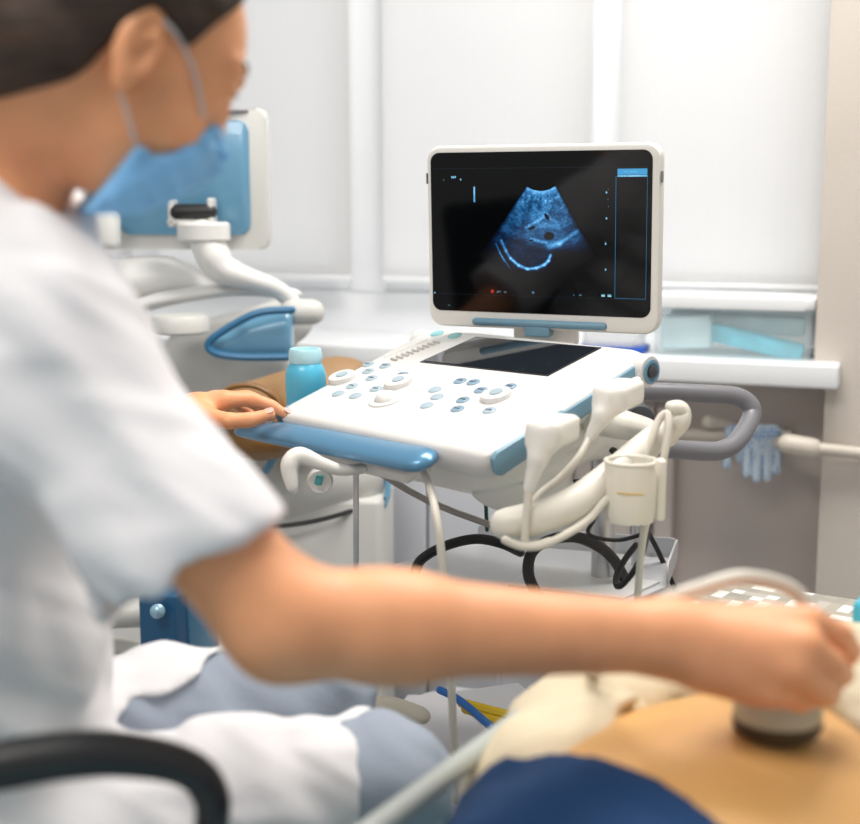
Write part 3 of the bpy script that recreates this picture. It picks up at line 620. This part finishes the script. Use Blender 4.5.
link('cover_seam', MB().tube([P(240, 528, 2.35), P(290, 525, 2.345), P(335, 516, 2.35), P(384, 499, 2.40)], .0045, 8).me(), M_black, t)
link('blue_edge', MB().tube([P(384, 505, 2.40), P(388, 490, 2.41), P(386, 470, 2.42)], .006, 8).me(), M_b2, t)
link('blue_edge', MB().tube([P(266, 470, 2.30), P(275, 455, 2.30)], .008, 8).me(), M_b2, t)
link('base_box', MB().box((-.2, 2.45, .37), (.24, .16, .60), Matrix.Rotation(R(-8), 3, 'Z'), .012).me(), M_w2, t)
link('side_panel', MB().box(P(262, 640, 2.50), (.16, .1, .42), Matrix.Rotation(R(-8), 3, 'Z'), .012).me(), M_pw, t)
link('pedestal', MB().box(P(172, 645, 2.1), (.070, .085, .20), Matrix.Rotation(R(-20), 3, 'Z'), .003).me(), mat('navy_paint', (.012, .09, .20), .35), t)
link('pedestal_foot', MB().box(P(172, 645, 2.1)-Vector((0, 0, .29)), (.06, .07, .42), Matrix.Rotation(R(-20), 3, 'Z'), .003).me(), mat('navy_paint', (.012, .09, .20), .35), t)
link('side_plate', MB().box(P(201, 640, 2.13), (.016, .10, .19), Matrix.Rotation(R(-20), 3, 'Z'), .003).me(), mat('slate_blue_paint', (.05, .17, .30), .35), t)
link('bolt', MB().lathe(P(158, 611, 2.04), [(.012, 0), (.012, .006), (.008, .010), (.001, .012)], (0, -1, .2)).me(), mat('pale_blue_metal', (.35, .55, .68), .3, metal=.4), t)
fm = mat('pale_grey_paint', (.60, .60, .56), .4)
link('rail', MB().tube([P(20, 618, 2.18), P(150, 612, 2.18)], .026, 14, smooth=False).me(), fm, t)
link('rail', MB().tube([P(60, 640, 2.22), P(150, 652, 2.22), P(280, 700, 2.22)], .016, 12, 4).me(), fm, t)
link('rail', MB().tube([P(210, 638, 2.22), P(262, 668, 2.22), P(300, 700, 2.2)], .012, 12, 4).me(), fm, t)
link('foot', MB().box((-.35, 2.3, .06), (.6, .45, .12), Matrix.Rotation(R(-8), 3, 'Z'), .03, 4).me(), fm, t)
link('foot_column', MB().box((-.36, 2.25, .25), (.22, .2, .40), Matrix.Rotation(R(-8), 3, 'Z'), .02, 4).me(), M_w2, t)
#PEOPLE

# ------------------------------------------------------------------ seated person
def N3(v): return np.array(v, float)
HY = R(23); HS = .93
HF = Vector((math.cos(HY)*math.cos(R(-36)), math.sin(HY)*math.cos(R(-36)), math.sin(R(-36))))
HR = Vector((math.sin(HY), -math.cos(HY), 0)); HU = HR.cross(HF)
EAR = P(137, 50, .975); HO = EAR-HR*.074*HS
HM = np.array([list(HF), list(HU), list(HR)])
def Hd(f, u, r): return HO+(HF*f+HU*u+HR*r)*HS
def hl(p): return (p-N3(HO)) @ HM.T/HS
def local(fn): return lambda p: fn(hl(p))
L = {}
SHR, ELR, WRR = P(50, 362, .93), P(283, 622, .905), P(668, 638, .96)
NB = P(18, 222, 1.07); SHL = NB+Vector((-.05, .17, -.085)); ELL = Vector((-.43, 1.56, .90)); WRL = P(196, 412, 1.86)
PV = Vector((-.46, 1.09, .72)); HIR, KNR, ANR = Vector((-.43, 1.02, .648)), P(384, 785, 1.20), Vector((-.08, 1.22, .12))
HIL, KNL, ANL = Vector((-.43, 1.20, .675)), P(316, 706, 1.40), Vector((-.12, 1.42, .12))
def ell_l(c, r, tilt=0):
    a = R(tilt); Rm = np.array([[math.cos(a), math.sin(a), 0], [-math.sin(a), math.cos(a), 0], [0, 0, 1]]); return sd_ell(c, r, Rm)
skull = U([sd_ell((-.022, .045, 0), (.096, .086, .075)), sd_ell((.035, .005, 0), (.058, .085, .060)), sd_ell((.028, -.048, 0), (.055, .048, .052)), sd_cap((.050, -.080, 0), (.072, -.080, 0), .022, .018)], .03)
def head_local(q):
    d = skull(q)
    for s_ in (-1, 1):
        d = smin(d, sd_ell((.058, -.022, s_*.040), (.024, .018, .018))(q), .02)
        d = smin(d, sd_cap((.088, .044, s_*.012), (.074, .046, s_*.045), .006, .006)(q), .012)
        d = smax(d, -sd_ell((.096, .028, s_*.032), (.018, .010, .016))(q), .010)
        d = smin(d, sd_ell((.0765, .027, s_*.032), (.0135, .013, .0145))(q), .003)
    d = smin(d, sd_cap((.092, .020, 0), (.106, -.020, 0), .006, .009)(q), .012)
    for s_ in (-1, 1): d = smin(d, sd_ell((.096, -.024, s_*.011), (.010, .007, .007))(q), .006)
    d = smin(d, sd_cap((.090, -.046, -.014), (.090, -.046, .014), .006)(q), .006); d = smin(d, sd_cap((.087, -.055, -.011), (.087, -.055, .011), .007)(q), .005)
    for s_ in (-1, 1):
        e = ell_l((-.002, .004, s_*.077), (.019, .034, .010), 12)(q)
        e = smin(e, ell_l((.004, -.026, s_*.075), (.009, .012, .006), 0)(q), .006)
        e = smax(e, -ell_l((.002, .008, s_*.087), (.0115, .024, .013), 12)(q), .003)
        e = smin(e, sd_cap((.004, .018, s_*.079), (-.006, .0, s_*.080), .0035)(q), .003)
        e = smin(e, sd_cap((.014, -.004, s_*.078), (.014, -.012, s_*.078), .004)(q), .003)
        d = smin(d, e, .004)
    return d
BASEK = .02
neck = U([sd_cap(Hd(-.030, -.02, 0), NB+Vector((-.045, 0, .0)), .050, .054), sd_cap(Hd(-.06, -.03, 0), NB+Vector((-.08, .01, .02)), .045, .058)], .03)
mid = NB.lerp(PV, .45)
torso = U([sd_cap(NB+Vector((-.05, 0, -.11)), PV, .075, .12), sd_cap(SHR+Vector((-.02, .03, -.01)), SHL, .042), sd_ell(NB.lerp(PV, .38)+Vector((-.02, 0, 0)), (.11, .155, .16)), sd_ell(NB.lerp(PV, .75)+Vector((.01, 0, 0)), (.115, .16, .14)), sd_ell(PV+Vector((-.0, 0, 0)), (.14, .18, .12)),
           sd_cap(NB+Vector((-.02, -.03, 0)), SHR, .040, .040), sd_cap(P(-80, 250, 1.0), P(15, 316, .95), .05, .045), sd_cap(NB+Vector((-.02, .03, 0)), SHL, .045, .045)], .05)
arm_r = U([sd_cap(SHR, ELR, .038, .042), sd_cap(ELR, ELR.lerp(WRR, .3), .040, .039), sd_cap(ELR.lerp(WRR, .25), WRR, .039, .0265)], .02)
arm_l = U([sd_cap(SHL, ELL, .048, .036), sd_cap(ELL, ELL.lerp(WRL, .3), .034, .037), sd_cap(ELL.lerp(WRL, .3), WRL, .037, .022)], .03)
legs = U([sd_cap(HIR, KNR, .085, .055), sd_cap(KNR, ANR, .052, .035), sd_cap(HIL, KNL, .085, .055), sd_cap(KNL, ANL, .052, .035), sd_cap(ANR, ANR+Vector((.15, .0, -.07)), .035, .03), sd_cap(ANL, ANL+Vector((.15, .02, -.07)), .035, .03)], .03)
def chain(pts, r):
    fs = [sd_cap(pts[i], pts[i+1], r[i], r[i+1]) for i in range(len(pts)-1)]; return U(fs, .004)
# right hand closes round the probe, palm down, fingers bent towards the belly
MC = [P(772, 690, .935), P(793, 668, .928), P(806, 645, .935), P(808, 622, .958)]
FG = [[MC[0], P(800, 700, .945), P(806, 700, .968), P(796, 702, .985)], [MC[1], P(820, 689, .936), P(828, 694, .962), P(816, 698, .985)],
      [MC[2], P(832, 664, .942), P(842, 674, .968), P(828, 686, .995)], [MC[3], P(840, 635, .970), P(851, 651, .995), P(838, 672, 1.015)]]
FR = [[.0115, .0100, .0088, .0078], [.0125, .0106, .0094, .0082], [.0130, .0108, .0095, .0084], [.0125, .0104, .0092, .0082]]
TH = [P(712, 625, .985), P(755, 640, 1.015), P(785, 665, 1.02), P(800, 688, 1.01)]
palm_r = U([sd_cap(WRR, m, .023, .013) for m in MC]+[sd_cap(P(705, 660, .955), P(752, 682, .948), .026, .018), sd_cap(P(700, 635, .97), P(765, 628, .97), .024, .017), sd_cap(P(710, 650, .965), P(785, 655, .955), .026, .017)], .012)
hand_r = lambda p: smin(smin(palm_r(p), np.minimum.reduce([chain(g, r)(p) for g, r in zip(FG, FR)]), .005), chain(TH, [.016, .0125, .0105, .009])(p), .012)
# left hand rests on the blue handle: fingers over its top, thumb on the near side
ML = [P(226, 400, 1.855), P(222, 399, 1.880), P(217, 399, 1.905), P(212, 401, 1.925)]
FL = [[ML[0], P(252, 399, 1.868), P(272, 406, 1.868), P(287, 415, 1.862)], [ML[1], P(247, 397, 1.893), P(266, 405, 1.895), P(280, 416, 1.89)],
      [ML[2], P(240, 398, 1.918), P(258, 406, 1.92), P(270, 418, 1.918)], [ML[3], P(230, 401, 1.94), P(246, 410, 1.945), P(256, 420, 1.945)]]
FLR = [[.0125, .0105, .009, .0075], [.012, .0105, .009, .0075], [.012, .010, .0085, .007], [.0105, .009, .008, .007]]
TL = [P(206, 417, 1.825), P(228, 421, 1.80), P(250, 420, 1.805), P(270, 414, 1.815)]
palm_l = U([sd_cap(WRL, m, .022, .013) for m in ML]+[sd_cap(WRL, TL[0], .02, .015)], .012)
hand_l = lambda p: smin(smin(palm_l(p), np.minimum.reduce([chain(g, r)(p) for g, r in zip(FL, FLR)]), .007), chain(TL, [.015, .012, .0108, .0088])(p), .008)
arm_r0 = sd_cap(SHR, ELR, .048, .042)
def body_f(p):
    d = smin(smin(local(head_local)(p), neck(p), .025), torso(p), .045)
    d = smin(d, smin(arm_r(p), hand_r(p), .018), .03); d = smin(d, smin(arm_l(p), hand_l(p), .015), .03)
    return smin(d, legs(p), .03)
PER = thing('person', 'seated person in white coat, blue mask and grey trousers, scanning the belly', 'person', (-.45, 1.08, 0))
ppart = lambda name, me, m, parent=PER, label=None: link(name, me if isinstance(me, bpy.types.Mesh) else me.me(), m, parent, label)
ppart('body', sdf_mesh(body_f, (-.72, .78, .0), (.42, 2.0, 1.46), .0042), M_skin)
M_nail = mat('pink_nail', (.80, .45, .40), .25)
for tip, pre, up in ((TL[3], TL[2], Vector((0, -.6, .8))), (FL[0][3], FL[0][2], Vector((.3, -.3, .9))), (FG[0][3], FG[0][2], Vector((.9, .2, .1))), (FG[1][3], FG[1][2], Vector((.9, .2, .1)))):
    d_ = (tip-pre).normalized(); n_ = (up-d_*up.dot(d_)).normalized(); s__ = d_.cross(n_); rr_ = .0082
    ppart('fingernail', MB().plate(lambda x, y, z: tip+d_*(x-.001)+s__*y+n_*(z+rr_*.93-14*y*y), rrect(-.006, .007, -.0048, .0048, .004, 4), -.001, .0006), M_nail)
# eyes
for s_ in (-1, 1):
    e = ppart('eye', MB().lathe(Hd(.0745, .026, s_*.032), [(.001, -.0115), (.008, -.0085), (.0113, -.002), (.0113, .002), (.009, .0072), (.0055, .0101), (.001, .0115)], HF, 20), mat('eye_white', (.75, .73, .70), .2))
    ppart('iris', MB().lathe(Hd(.0745, .026, s_*.032), [(.0055, .0103), (.0035, .0112), (.0005, .0120)], HF, 16), mat('brown_iris', (.05, .025, .012), .2), e)
    ppart('eyelashes', MB().tube([Hd(.0820, .0285, s_*.042), Hd(.0900, .0290, s_*.032), Hd(.0885, .0275, s_*.022)], .0013, 6, 4), mat('dark_brown_hair', (.03, .016, .009), .5), e)
    ppart('eyebrow', MB().tube([Hd(.073, .050, s_*.048), Hd(.0815, .054, s_*.034), Hd(.0885, .051, s_*.018)], [.001, .002, .0018], 8, 4, ell=.7), mat('dark_brown_hair', (.03, .016, .009), .5))
# hair
gx = [-.1101, -.0753, -.0537, -.038, -.026, -.020, -.015, -.008, .0075, .0279, .0327, .0387, .0496, .052]
gy = [-.1496, -.1058, -.082, -.0624, -.047, -.030, .020, .035, .0341, .0243, .0299, .0568, .0892, .1196]
def hair_f(p):
    q = hl(p); d = np.minimum(skull(q), neck(p)); d = d-.011-.0012*np.sin(q[:, 1]*150+q[:, 0]*90+2*np.sin(q[:, 2]*40))
    cut = np.interp(q[:, 0], gx, gy)-q[:, 1]
    side = np.where(np.abs(q[:, 2]) < .05, cut+.0, cut)
    d = smax(d, side*.8, .006)
    d = smin(d, sd_ell((-.118, -.015, 0), (.042, .042, .046))(q), .015)
    return d
ppart('hair', sdf_mesh(hair_f, N3(HO)-.21, N3(HO)+.21, .004), mat('brown_hair', (.034, .016, .008), .7, bump=.25, bscale=70, var=.55, vscale=26, stretch=(.4, 1, 3)))
# mask with pleats and ear loops
def mask_f(p):
    q = hl(p); d = smin(skull(q)-.007, smin(sd_ell((.066, -.046, 0), (.042, .044, .043))(q), sd_ell((.056, -.085, 0), (.032, .055, .046))(q), .02), .03)
    d = smin(d, sd_cap((.09, -.012, 0), (.106, -.024, 0), .012, .0155)(q), .012)
    d = d-.0016*np.sin(q[:, 1]*330+q[:, 0]*90)-.0012*np.sin(q[:, 1]*130-q[:, 0]*210)
    top = q[:, 1]-np.interp(q[:, 0], [.02, .04, .06, .072, .084, .11, .13], [-.05, -.0555, -.056, -.042, -.006, .018, .022])
    d = smax(d, top, .003); d = smax(d, .043-q[:, 0], .003); d = smax(d, np.interp(q[:, 0], [.03, .047, .084, .102, .13], [-.128, -.124, -.096, -.062, -.03])-q[:, 1], .004)
    return d
M_mask = mat('blue_mask_cloth', (.22, .52, .87), .75, bump=.15, bscale=90, var=.12, vscale=25)
mk_ = ppart('face_mask', sdf_mesh(mask_f, N3(HO)-.17, N3(HO)+.17, .0035), M_mask)
M_band = mat('white_elastic', (.55, .55, .56), .7)
for s_ in (-1, 1):
    ppart('ear_loop', MB().tube([Hd(-.006, .030, s_*.075), Hd(.010, .030, s_*.078), Hd(.030, .024, s_*.0725), Hd(.052, .012, s_*.063), Hd(.074, -.006, s_*.052)], .0015, 8, 5), M_band, mk_)
    ppart('ear_loop', MB().tube([Hd(-.004, -.022, s_*.076), Hd(.006, -.032, s_*.071), Hd(.022, -.044, s_*.066), Hd(.040, -.057, s_*.060)], .0015, 8, 5), M_band, mk_)
ppart('mask_nose_strip', MB().tube([Hd(.088, -.020, .034), Hd(.106, -.013, .018), Hd(.119, -.012, 0), Hd(.106, -.013, -.018), Hd(.088, -.020, -.034)], .0022, 8, 5), M_mask, mk_)
# coat
hem = P(190, 572, .915); ax_ = (P(285, 640, .905)-P(78, 315, .93)).normalized()
ax_h = Vector((ax_.x*.92, 0, ax_.z)).normalized()
slv = P(176, 545, .92)
sleeve_r = U([sd_cap(SHR+Vector((.0, 0, -.008)), slv, .056, .068), sd_cap(slv, slv+ax_*.09, .074, .079), sd_cap(SHR, ELR, .046, .056)], .02)
sleeve_l = sd_cap(SHL, SHL.lerp(ELL, .75), .066, .066)
thR = sd_cap(HIR+Vector((0, 0, .008)), KNR+Vector((-.01, 0, .008)), .100, .070); thL = sd_cap(HIL+Vector((0, 0, .004)), KNL, .10, .072)
skR = smR = lambda p: smax(thR(p), sd_plane(P(370, 770, 1.14), (1, .05, .12))(p), .004)
skL = lambda p: smax(thL(p), sd_plane(P(195, 670, 1.30), (.40, -.1, -.92))(p), .004)
def coat_f(p):
    sr = smax(sleeve_r(p), sd_plane(hem, ax_)(p), .004)
    sr = smax(sr, -smax(sd_cap(slv-ax_*.03, slv+ax_*.12, .056, .058)(p), -sd_plane(hem-ax_*.03, ax_)(p), .004), .004)
    t_ = torso(p)-.022
    t_ = smax(t_, -neck(p)+.006, .01)
    t_ = smax(t_, -np.maximum(-sd_plane(P(36, 200, 1.0), (.55, 0, .83))(p), neck(p)-.055), .006)
    d = smin(t_, sr, .035); d = smin(d, smax(sleeve_l(p), sd_plane(SHL.lerp(ELL, .7), ELL-SHL)(p), .004), .03)
    d = smin(d, skR(p), .03); d = smin(d, skL(p), .03)
    d = d+wave(p, .005, 30, (.9, .2, .7), (.2, .7, -.6))+wave(p, .0035, 55, (.5, -.4, .9), (.9, .2, .4))+wave(p, .0016, 120, (.8, -.2, .3), (.3, .4, .9))
    return d
M_coat = mat('white_coat_cotton', (.84, .83, .85), .85, bump=.12, bscale=350)
ppart('coat', sdf_mesh(coat_f, (-.75, .74, .52), (.12, 1.62, 1.30), .0055), M_coat)
ppart('sleeve_hem_stitching', MB().tube([hem-ax_*.022+Vector(ax_.orthogonal().normalized()*math.cos(a)+ax_.cross(ax_.orthogonal().normalized())*math.sin(a))*.0795 for a in [R(k*30) for k in range(12)]], .0008, 6, 3, closed=True), mat('coat_seam', (.68, .68, .71), .8)) if False else None
def tr_f(p):
    d = U([sd_cap(HIR, KNR, .088, .0635), sd_cap(KNR, ANR+Vector((0, 0, .05)), .062, .052), sd_cap(HIL, KNL, .088, .0635), sd_cap(KNL, ANL+Vector((0, 0, .05)), .062, .052), sd_ell(PV+Vector((-.01, 0, -.04)), (.135, .17, .09))], .03)(p)
    return d+wave(p, .0035, 55, (.8, .5, .5), (.3, .9, -.5))+wave(p, .0018, 110, (.9, -.3, .6), (.4, .2, .9))
ppart('trousers', sdf_mesh(tr_f, (-.70, .80, .12), (.12, 1.56, .84), .006), mat('grey_blue_trousers', (.32, .37, .45), .85, bump=.15, bscale=300))
for A in (ANR, ANL):
    ppart('shoe', sdf_mesh(U([sd_cap(A+Vector((-.03, 0, -.075)), A+Vector((.15, .01, -.085)), .042, .036), sd_cap(A, A+Vector((0, 0, -.06)), .045, .045)], .03), N3(A)-[.12, .1, .16], N3(A)+[.26, .12, .1], .008), mat('white_shoe_leather', (.7, .7, .7), .5))

# office chair
CH = thing('office_chair', 'black office chair with looped armrest under the seated person', 'chair', (-.46, 1.08, 0))
cpart = lambda name, mb, m=M_black, parent=CH: link(name, mb if isinstance(mb, bpy.types.Mesh) else mb.me(), m, parent)
fabric = mat('black_upholstery', (.015, .015, .017), .8, bump=.2, bscale=300)
cpart('seat', MB().box((-.42, 1.09, .555), (.46, .46, .07), None, .03, 4), fabric)
cpart('backrest', MB().box((-.74, 1.09, .90), (.05, .42, .46), Matrix.Rotation(R(-8), 3, 'Y'), .024, 4), fabric)
cpart('back_bar', MB().tube([(-.60, 1.09, .53), (-.72, 1.09, .56), (-.77, 1.09, .72), (-.775, 1.09, .85)], .018))
z = .80
def armloop(sign, y):
    if sign > 0: pts = [P(-230, 815, y-.03), P(-120, 792, y-.02), P(-40, 775, y-.01), P(20, 762, y), P(80, 754, y+.01), P(130, 755, y+.02), P(180, 765, y+.03), P(206, 785, y+.035), P(212, 822, y+.04), P(190, 900, y+.09), P(120, 960, y+.12)]
    else:
        src = [P(-230, 815, .80), P(-120, 792, .81), P(-40, 775, .82), P(20, 762, .83), P(80, 754, .84), P(130, 755, .85), P(180, 765, .86), P(206, 785, .865), P(212, 822, .87), P(190, 900, .92), P(120, 960, .95)]
        pts = [Vector((q.x-.22, 2.20-q.y, q.z-.05)) for q in src]
    cpart('armrest', MB().tube(pts, [.014, .0155, .0165, .017, .0165, .0155, .014, .0135, .0125, .012, .012], 16, 6, ell=1.0))
armloop(1, .83); armloop(-1, .83)
cpart('gas_lift', MB().tube([(-.44, 1.09, .10), (-.44, 1.09, .52)], .025, smooth=False), M_grey)
for k in range(5):
    a = R(72*k+20); e = Vector((-.44+.29*math.cos(a), 1.09+.29*math.sin(a), .085)); l_ = cpart('base_arm', MB().tube([(-.44, 1.09, .12), e], [.026, .016], 10, 3))
    cpart('caster', MB().lathe(e+Vector((-.02, 0, -.045)), [(.02, 0), (.030, .004), (.030, .036), (.02, .04)], (1, 0, 0), 20), M_black, l_)

# ------------------------------------------------------------------ couch, patient
RA = Vector((.525, .851, 0)).normalized(); RP = Vector((RA.y, -RA.x, 0))
L0 = Vector((-.046, 1.126, 0))
rotC = Matrix((RA, RP, Vector((0, 0, 1)))).transposed()
def Cc(a, b, z): return L0+RA*a+RP*b+Vector((0, 0, z))
T = thing('examination_couch', 'teal upholstered examination couch with pale side rail and mosaic patterned headrest', 'couch', Cc(-.1, .4, 0))
teal = mat('pale_teal_vinyl', (.30, .58, .64), .4, bump=.05)
cp_ = lambda name, mb, m, parent=T: link(name, mb if isinstance(mb, bpy.types.Mesh) else mb.me(), m, parent)
cp_('mattress', MB().box(Cc(-.27, .45, .58), (1.56, .80, .08), rotC, .02, 4), teal)
ra, rb = P(380, 824, .949), P(560, 690, 1.229)
def rl(t): return ra.lerp(rb, t)
cp_('side_rail', MB().tube([rl(-.9), rl(-.4), rl(0), rl(.5), rl(1.0), rl(1.35)], .0105, 12, 6), mat('grey_green_rail', (.42, .46, .44), .35))
for t_ in (-.85, 1.3): cp_('rail_post', MB().tube([rl(t_), rl(t_)+Vector((.05, -.03, -.06)), rl(t_)+Vector((.07, -.04, -.21))], .009, 10, 4), M_steel)
cp_('bed_frame', MB().box(Cc(-.05, .46, .515), (1.60, .70, .05), rotC, .006), M_steel)
for a_ in (-.72, .60):
    for b_ in (.16, .76): cp_('leg', MB().tube([Cc(a_, b_, .50), Cc(a_, b_, 0)], .02, 12, smooth=False), M_steel)
mm = bpy.data.materials.new('mosaic_cloth'); mm.use_nodes = True; nt = mm.node_tree; b = nt.nodes['Principled BSDF']; b.inputs['Roughness'].default_value = .5
tc = nt.nodes.new('ShaderNodeTexCoord'); mp = nt.nodes.new('ShaderNodeMapping'); mp.inputs['Rotation'].default_value = (0, 0, -math.atan2(RP.y, RP.x)+.06); mp.inputs['Scale'].default_value = (62, 62, 62)
fl_ = nt.nodes.new('ShaderNodeVectorMath'); fl_.operation = 'FLOOR'; wn = nt.nodes.new('ShaderNodeTexWhiteNoise'); wn.noise_dimensions = '2D'
rp = nt.nodes.new('ShaderNodeValToRGB'); e = rp.color_ramp; e.interpolation = 'CONSTANT'
e.elements[0].color = (.40, .37, .31, 1); e.elements[1].color = (.80, .80, .76, 1); e.elements[1].position = .80
q = e.elements.new(.30); q.color = (.34, .32, .28, 1); q = e.elements.new(.60); q.color = (.48, .45, .40, 1)
nt.links.new(tc.outputs['Object'], mp.inputs[0]); nt.links.new(mp.outputs[0], fl_.inputs[0]); nt.links.new(fl_.outputs[0], wn.inputs[0]); nt.links.new(wn.outputs['Value'], rp.inputs[0]); nt.links.new(rp.outputs[0], b.inputs['Base Color'])
cp_('headrest', MB().box(Cc(.665, .42, .655), (.30, .80, .07), rotC, .02, 4), mm)

# patient
PA = Vector((.82, .57, 0)).normalized(); PB = Vector((PA.y, -PA.x, 0)); PO = Vector((.245, 1.0, 0))
def Pt(a, b, z): return PO+PA*a+PB*b+Vector((0, 0, z))
prot = np.array([list(PA), list(PB), [0, 0, 1]])
HD = Pt(.52, .03, .70)
belly = U([sd_ell(Pt(.0, 0, .70), (.26, .17, .100), prot), sd_ell(Pt(.26, 0, .70), (.24, .175, .100), prot), sd_ell((.215, .82, .672), (.145, .17, .078))], .05)
plegs = U([sd_cap((.13, .78, .680), (.06, .42, .70), .072, .06), sd_cap((.06, .42, .70), (.04, .10, .66), .056, .045), sd_cap((.24, .76, .685), (.24, .42, .70), .078, .06), sd_cap((.24, .42, .70), (.24, .10, .66), .056, .045)], .03)
parms = U([sd_cap(Pt(.40, .19, .69), Pt(.20, .27, .66), .045, .04), sd_cap(Pt(.20, .27, .66), Pt(.0, .30, .66), .037, .028), sd_cap(Pt(.40, -.19, .69), Pt(.58, -.16, .67), .045, .04)], .03)
phead = U([sd_cap(Pt(.44, 0, .71), Pt(.56, 0, .73), .055, .05), sd_ell(Pt(.64, 0, .745), (.105, .075, .09), prot), sd_cap(Pt(.625, 0, .83), Pt(.60, 0, .84), .010, .012)], .03)
def pat_f(p): return smin(smin(belly(p), plegs(p), .04), smin(parms(p), phead(p), .03), .03)
M_skin2 = mat('tan_skin', (.68, .38, .13), .5, var=.05, vscale=10, sss=.15, bump=.04, bscale=300)
PAT = thing('person', 'lying person in navy trousers with bare belly under the ultrasound probe', 'person', Pt(0, 0, .6))
qpart = lambda name, me, m, parent=PAT: link(name, me if isinstance(me, bpy.types.Mesh) else me.me(), m, parent)
qpart('body', sdf_mesh(pat_f, (-.10, .02, .56), (.95, 1.62, .88), .007), M_skin2)
wr = lambda p, a: wave(p, a, 48, (.7, .6, .3), (.4, -.8, .3))+wave(p, a*.6, 90, (.3, -.9, .4), (.8, .3, .3))
def jeans(p):
    d = smin(belly(p), plegs(p), .04)-.012+wr(p, .003); return smax(d, sd_plane(P(552, 788, .98), (.71, .70, 0))(p), .01)
qpart('trousers', sdf_mesh(jeans, (-.10, .02, .57), (.6, 1.2, .88), .006), mat('navy_denim', (.003, .035, .115), .95, bump=.25, bscale=250))
def jumper(p):
    d = np.minimum(belly(p), parms(p))-.018+wr(p, .006); d = smax(d, -sd_plane(P(818, 690, 1.05), (.93, .38, 0))(p), .012)
    return smax(d, sd_plane(Pt(.47, 0, 0), PA)(p), .01)
M_cream = mat('cream_knit', (.66, .57, .41), .95, bump=.1, bscale=200, var=.05, vscale=12)
qpart('jumper', sdf_mesh(jumper, (.1, .75, .58), (.95, 1.62, .88), .006), M_cream)
qpart('hair', sdf_mesh(lambda p: smax(sd_ell(Pt(.66, 0, .74), (.105, .085, .09), prot)(p), sd_plane(Pt(.62, 0, 0), (-PA.x, -PA.y, .3))(p), .01), (.5, 1.1, .6), (1.0, 1.6, .9), .008), mat('brown_hair', (.035, .019, .011), .42))

# cream towel gathered along the flank
def tw(p):
    d = U([sd_cap(P(512, 800, 1.08), P(575, 715, 1.20), .048, .050), sd_cap(P(560, 735, 1.17), P(640, 700, 1.22), .045, .034), sd_cap(P(540, 770, 1.08), P(610, 735, 1.13), .045, .040), sd_cap(P(590, 700, 1.27), P(700, 690, 1.25), .030, .022), sd_cap(P(712, 706, 1.15), P(640, 770, 1.03), .016, .013), sd_cap(P(540, 800, 1.0), P(618, 748, 1.07), .050, .046)], .02)(p)
    d = smax(d, -sd_cap(P(634, 742, .97), P(645, 705, 1.12), .019, .013)(p), .005); d = smax(d, -sd_cap(P(520, 700, 1.14), P(585, 760, 1.02), .004, .004)(p)-.0, .004)
    return d+wave(p, .0035, 34, (.8, -.5, .3), (.5, .8, .2))+wave(p, .0015, 70, (.3, .6, .9), (.9, -.3, .2))
link('towel', sdf_mesh(tw, (-.05, .90, .58), (.42, 1.42, .86), .005), M_cream, label='cream towel bunched on the couch between its rail and the bare belly', cat='towel')

# transducer in the right hand
pc = P(777, 728, .985)
t = thing('ultrasound_probe', 'cream ultrasound probe with dark rim held against the bare belly', 'ultrasound probe', pc)
link('head', MB().lathe(pc, [(.030, .004), (.034, .008), (.0355, .016), (.034, .026), (.028, .031), (.018, .037), (.012, .047), (.010, .060), (.008, .072), (.001, .074)], (0, .05, 1), 32).me(), mat('cream_probe_plastic', (.52, .48, .36), .35), t)
link('lens', MB().lathe(pc-Vector((0, 0, .006)), [(.020, -.003), (.030, .002), (.0352, .008), (.0358, .0135), (.034, .015)], (0, .05, 1), 32).me(), mat('dark_brown_rubber', (.05, .035, .02), .5), t)
link('lead', MB().tube([pc+Vector((0, .002, .07)), P(790, 655, 1.00), P(806, 612, 1.03), P(790, 588, 1.03), P(745, 577, 1.01), P(700, 588, 1.0), P(655, 606, 1.0), P(618, 640, 1.04), P(600, 668, 1.15), P(560, 690, 1.35), P(548, 760, 1.50)], .0062, 10, 6).me(), mat('cream_probe_cable', (.66, .63, .55), .45), t)
link('tissue_pack', MB().box(P(880, 618, 1.30), (.04, .05, .04), rotC, .008).me(), mat('bright_aqua_plastic', (.06, .45, .62), .4), None, 'bright aqua pack at the right edge beyond the scanning hand', 'pack')
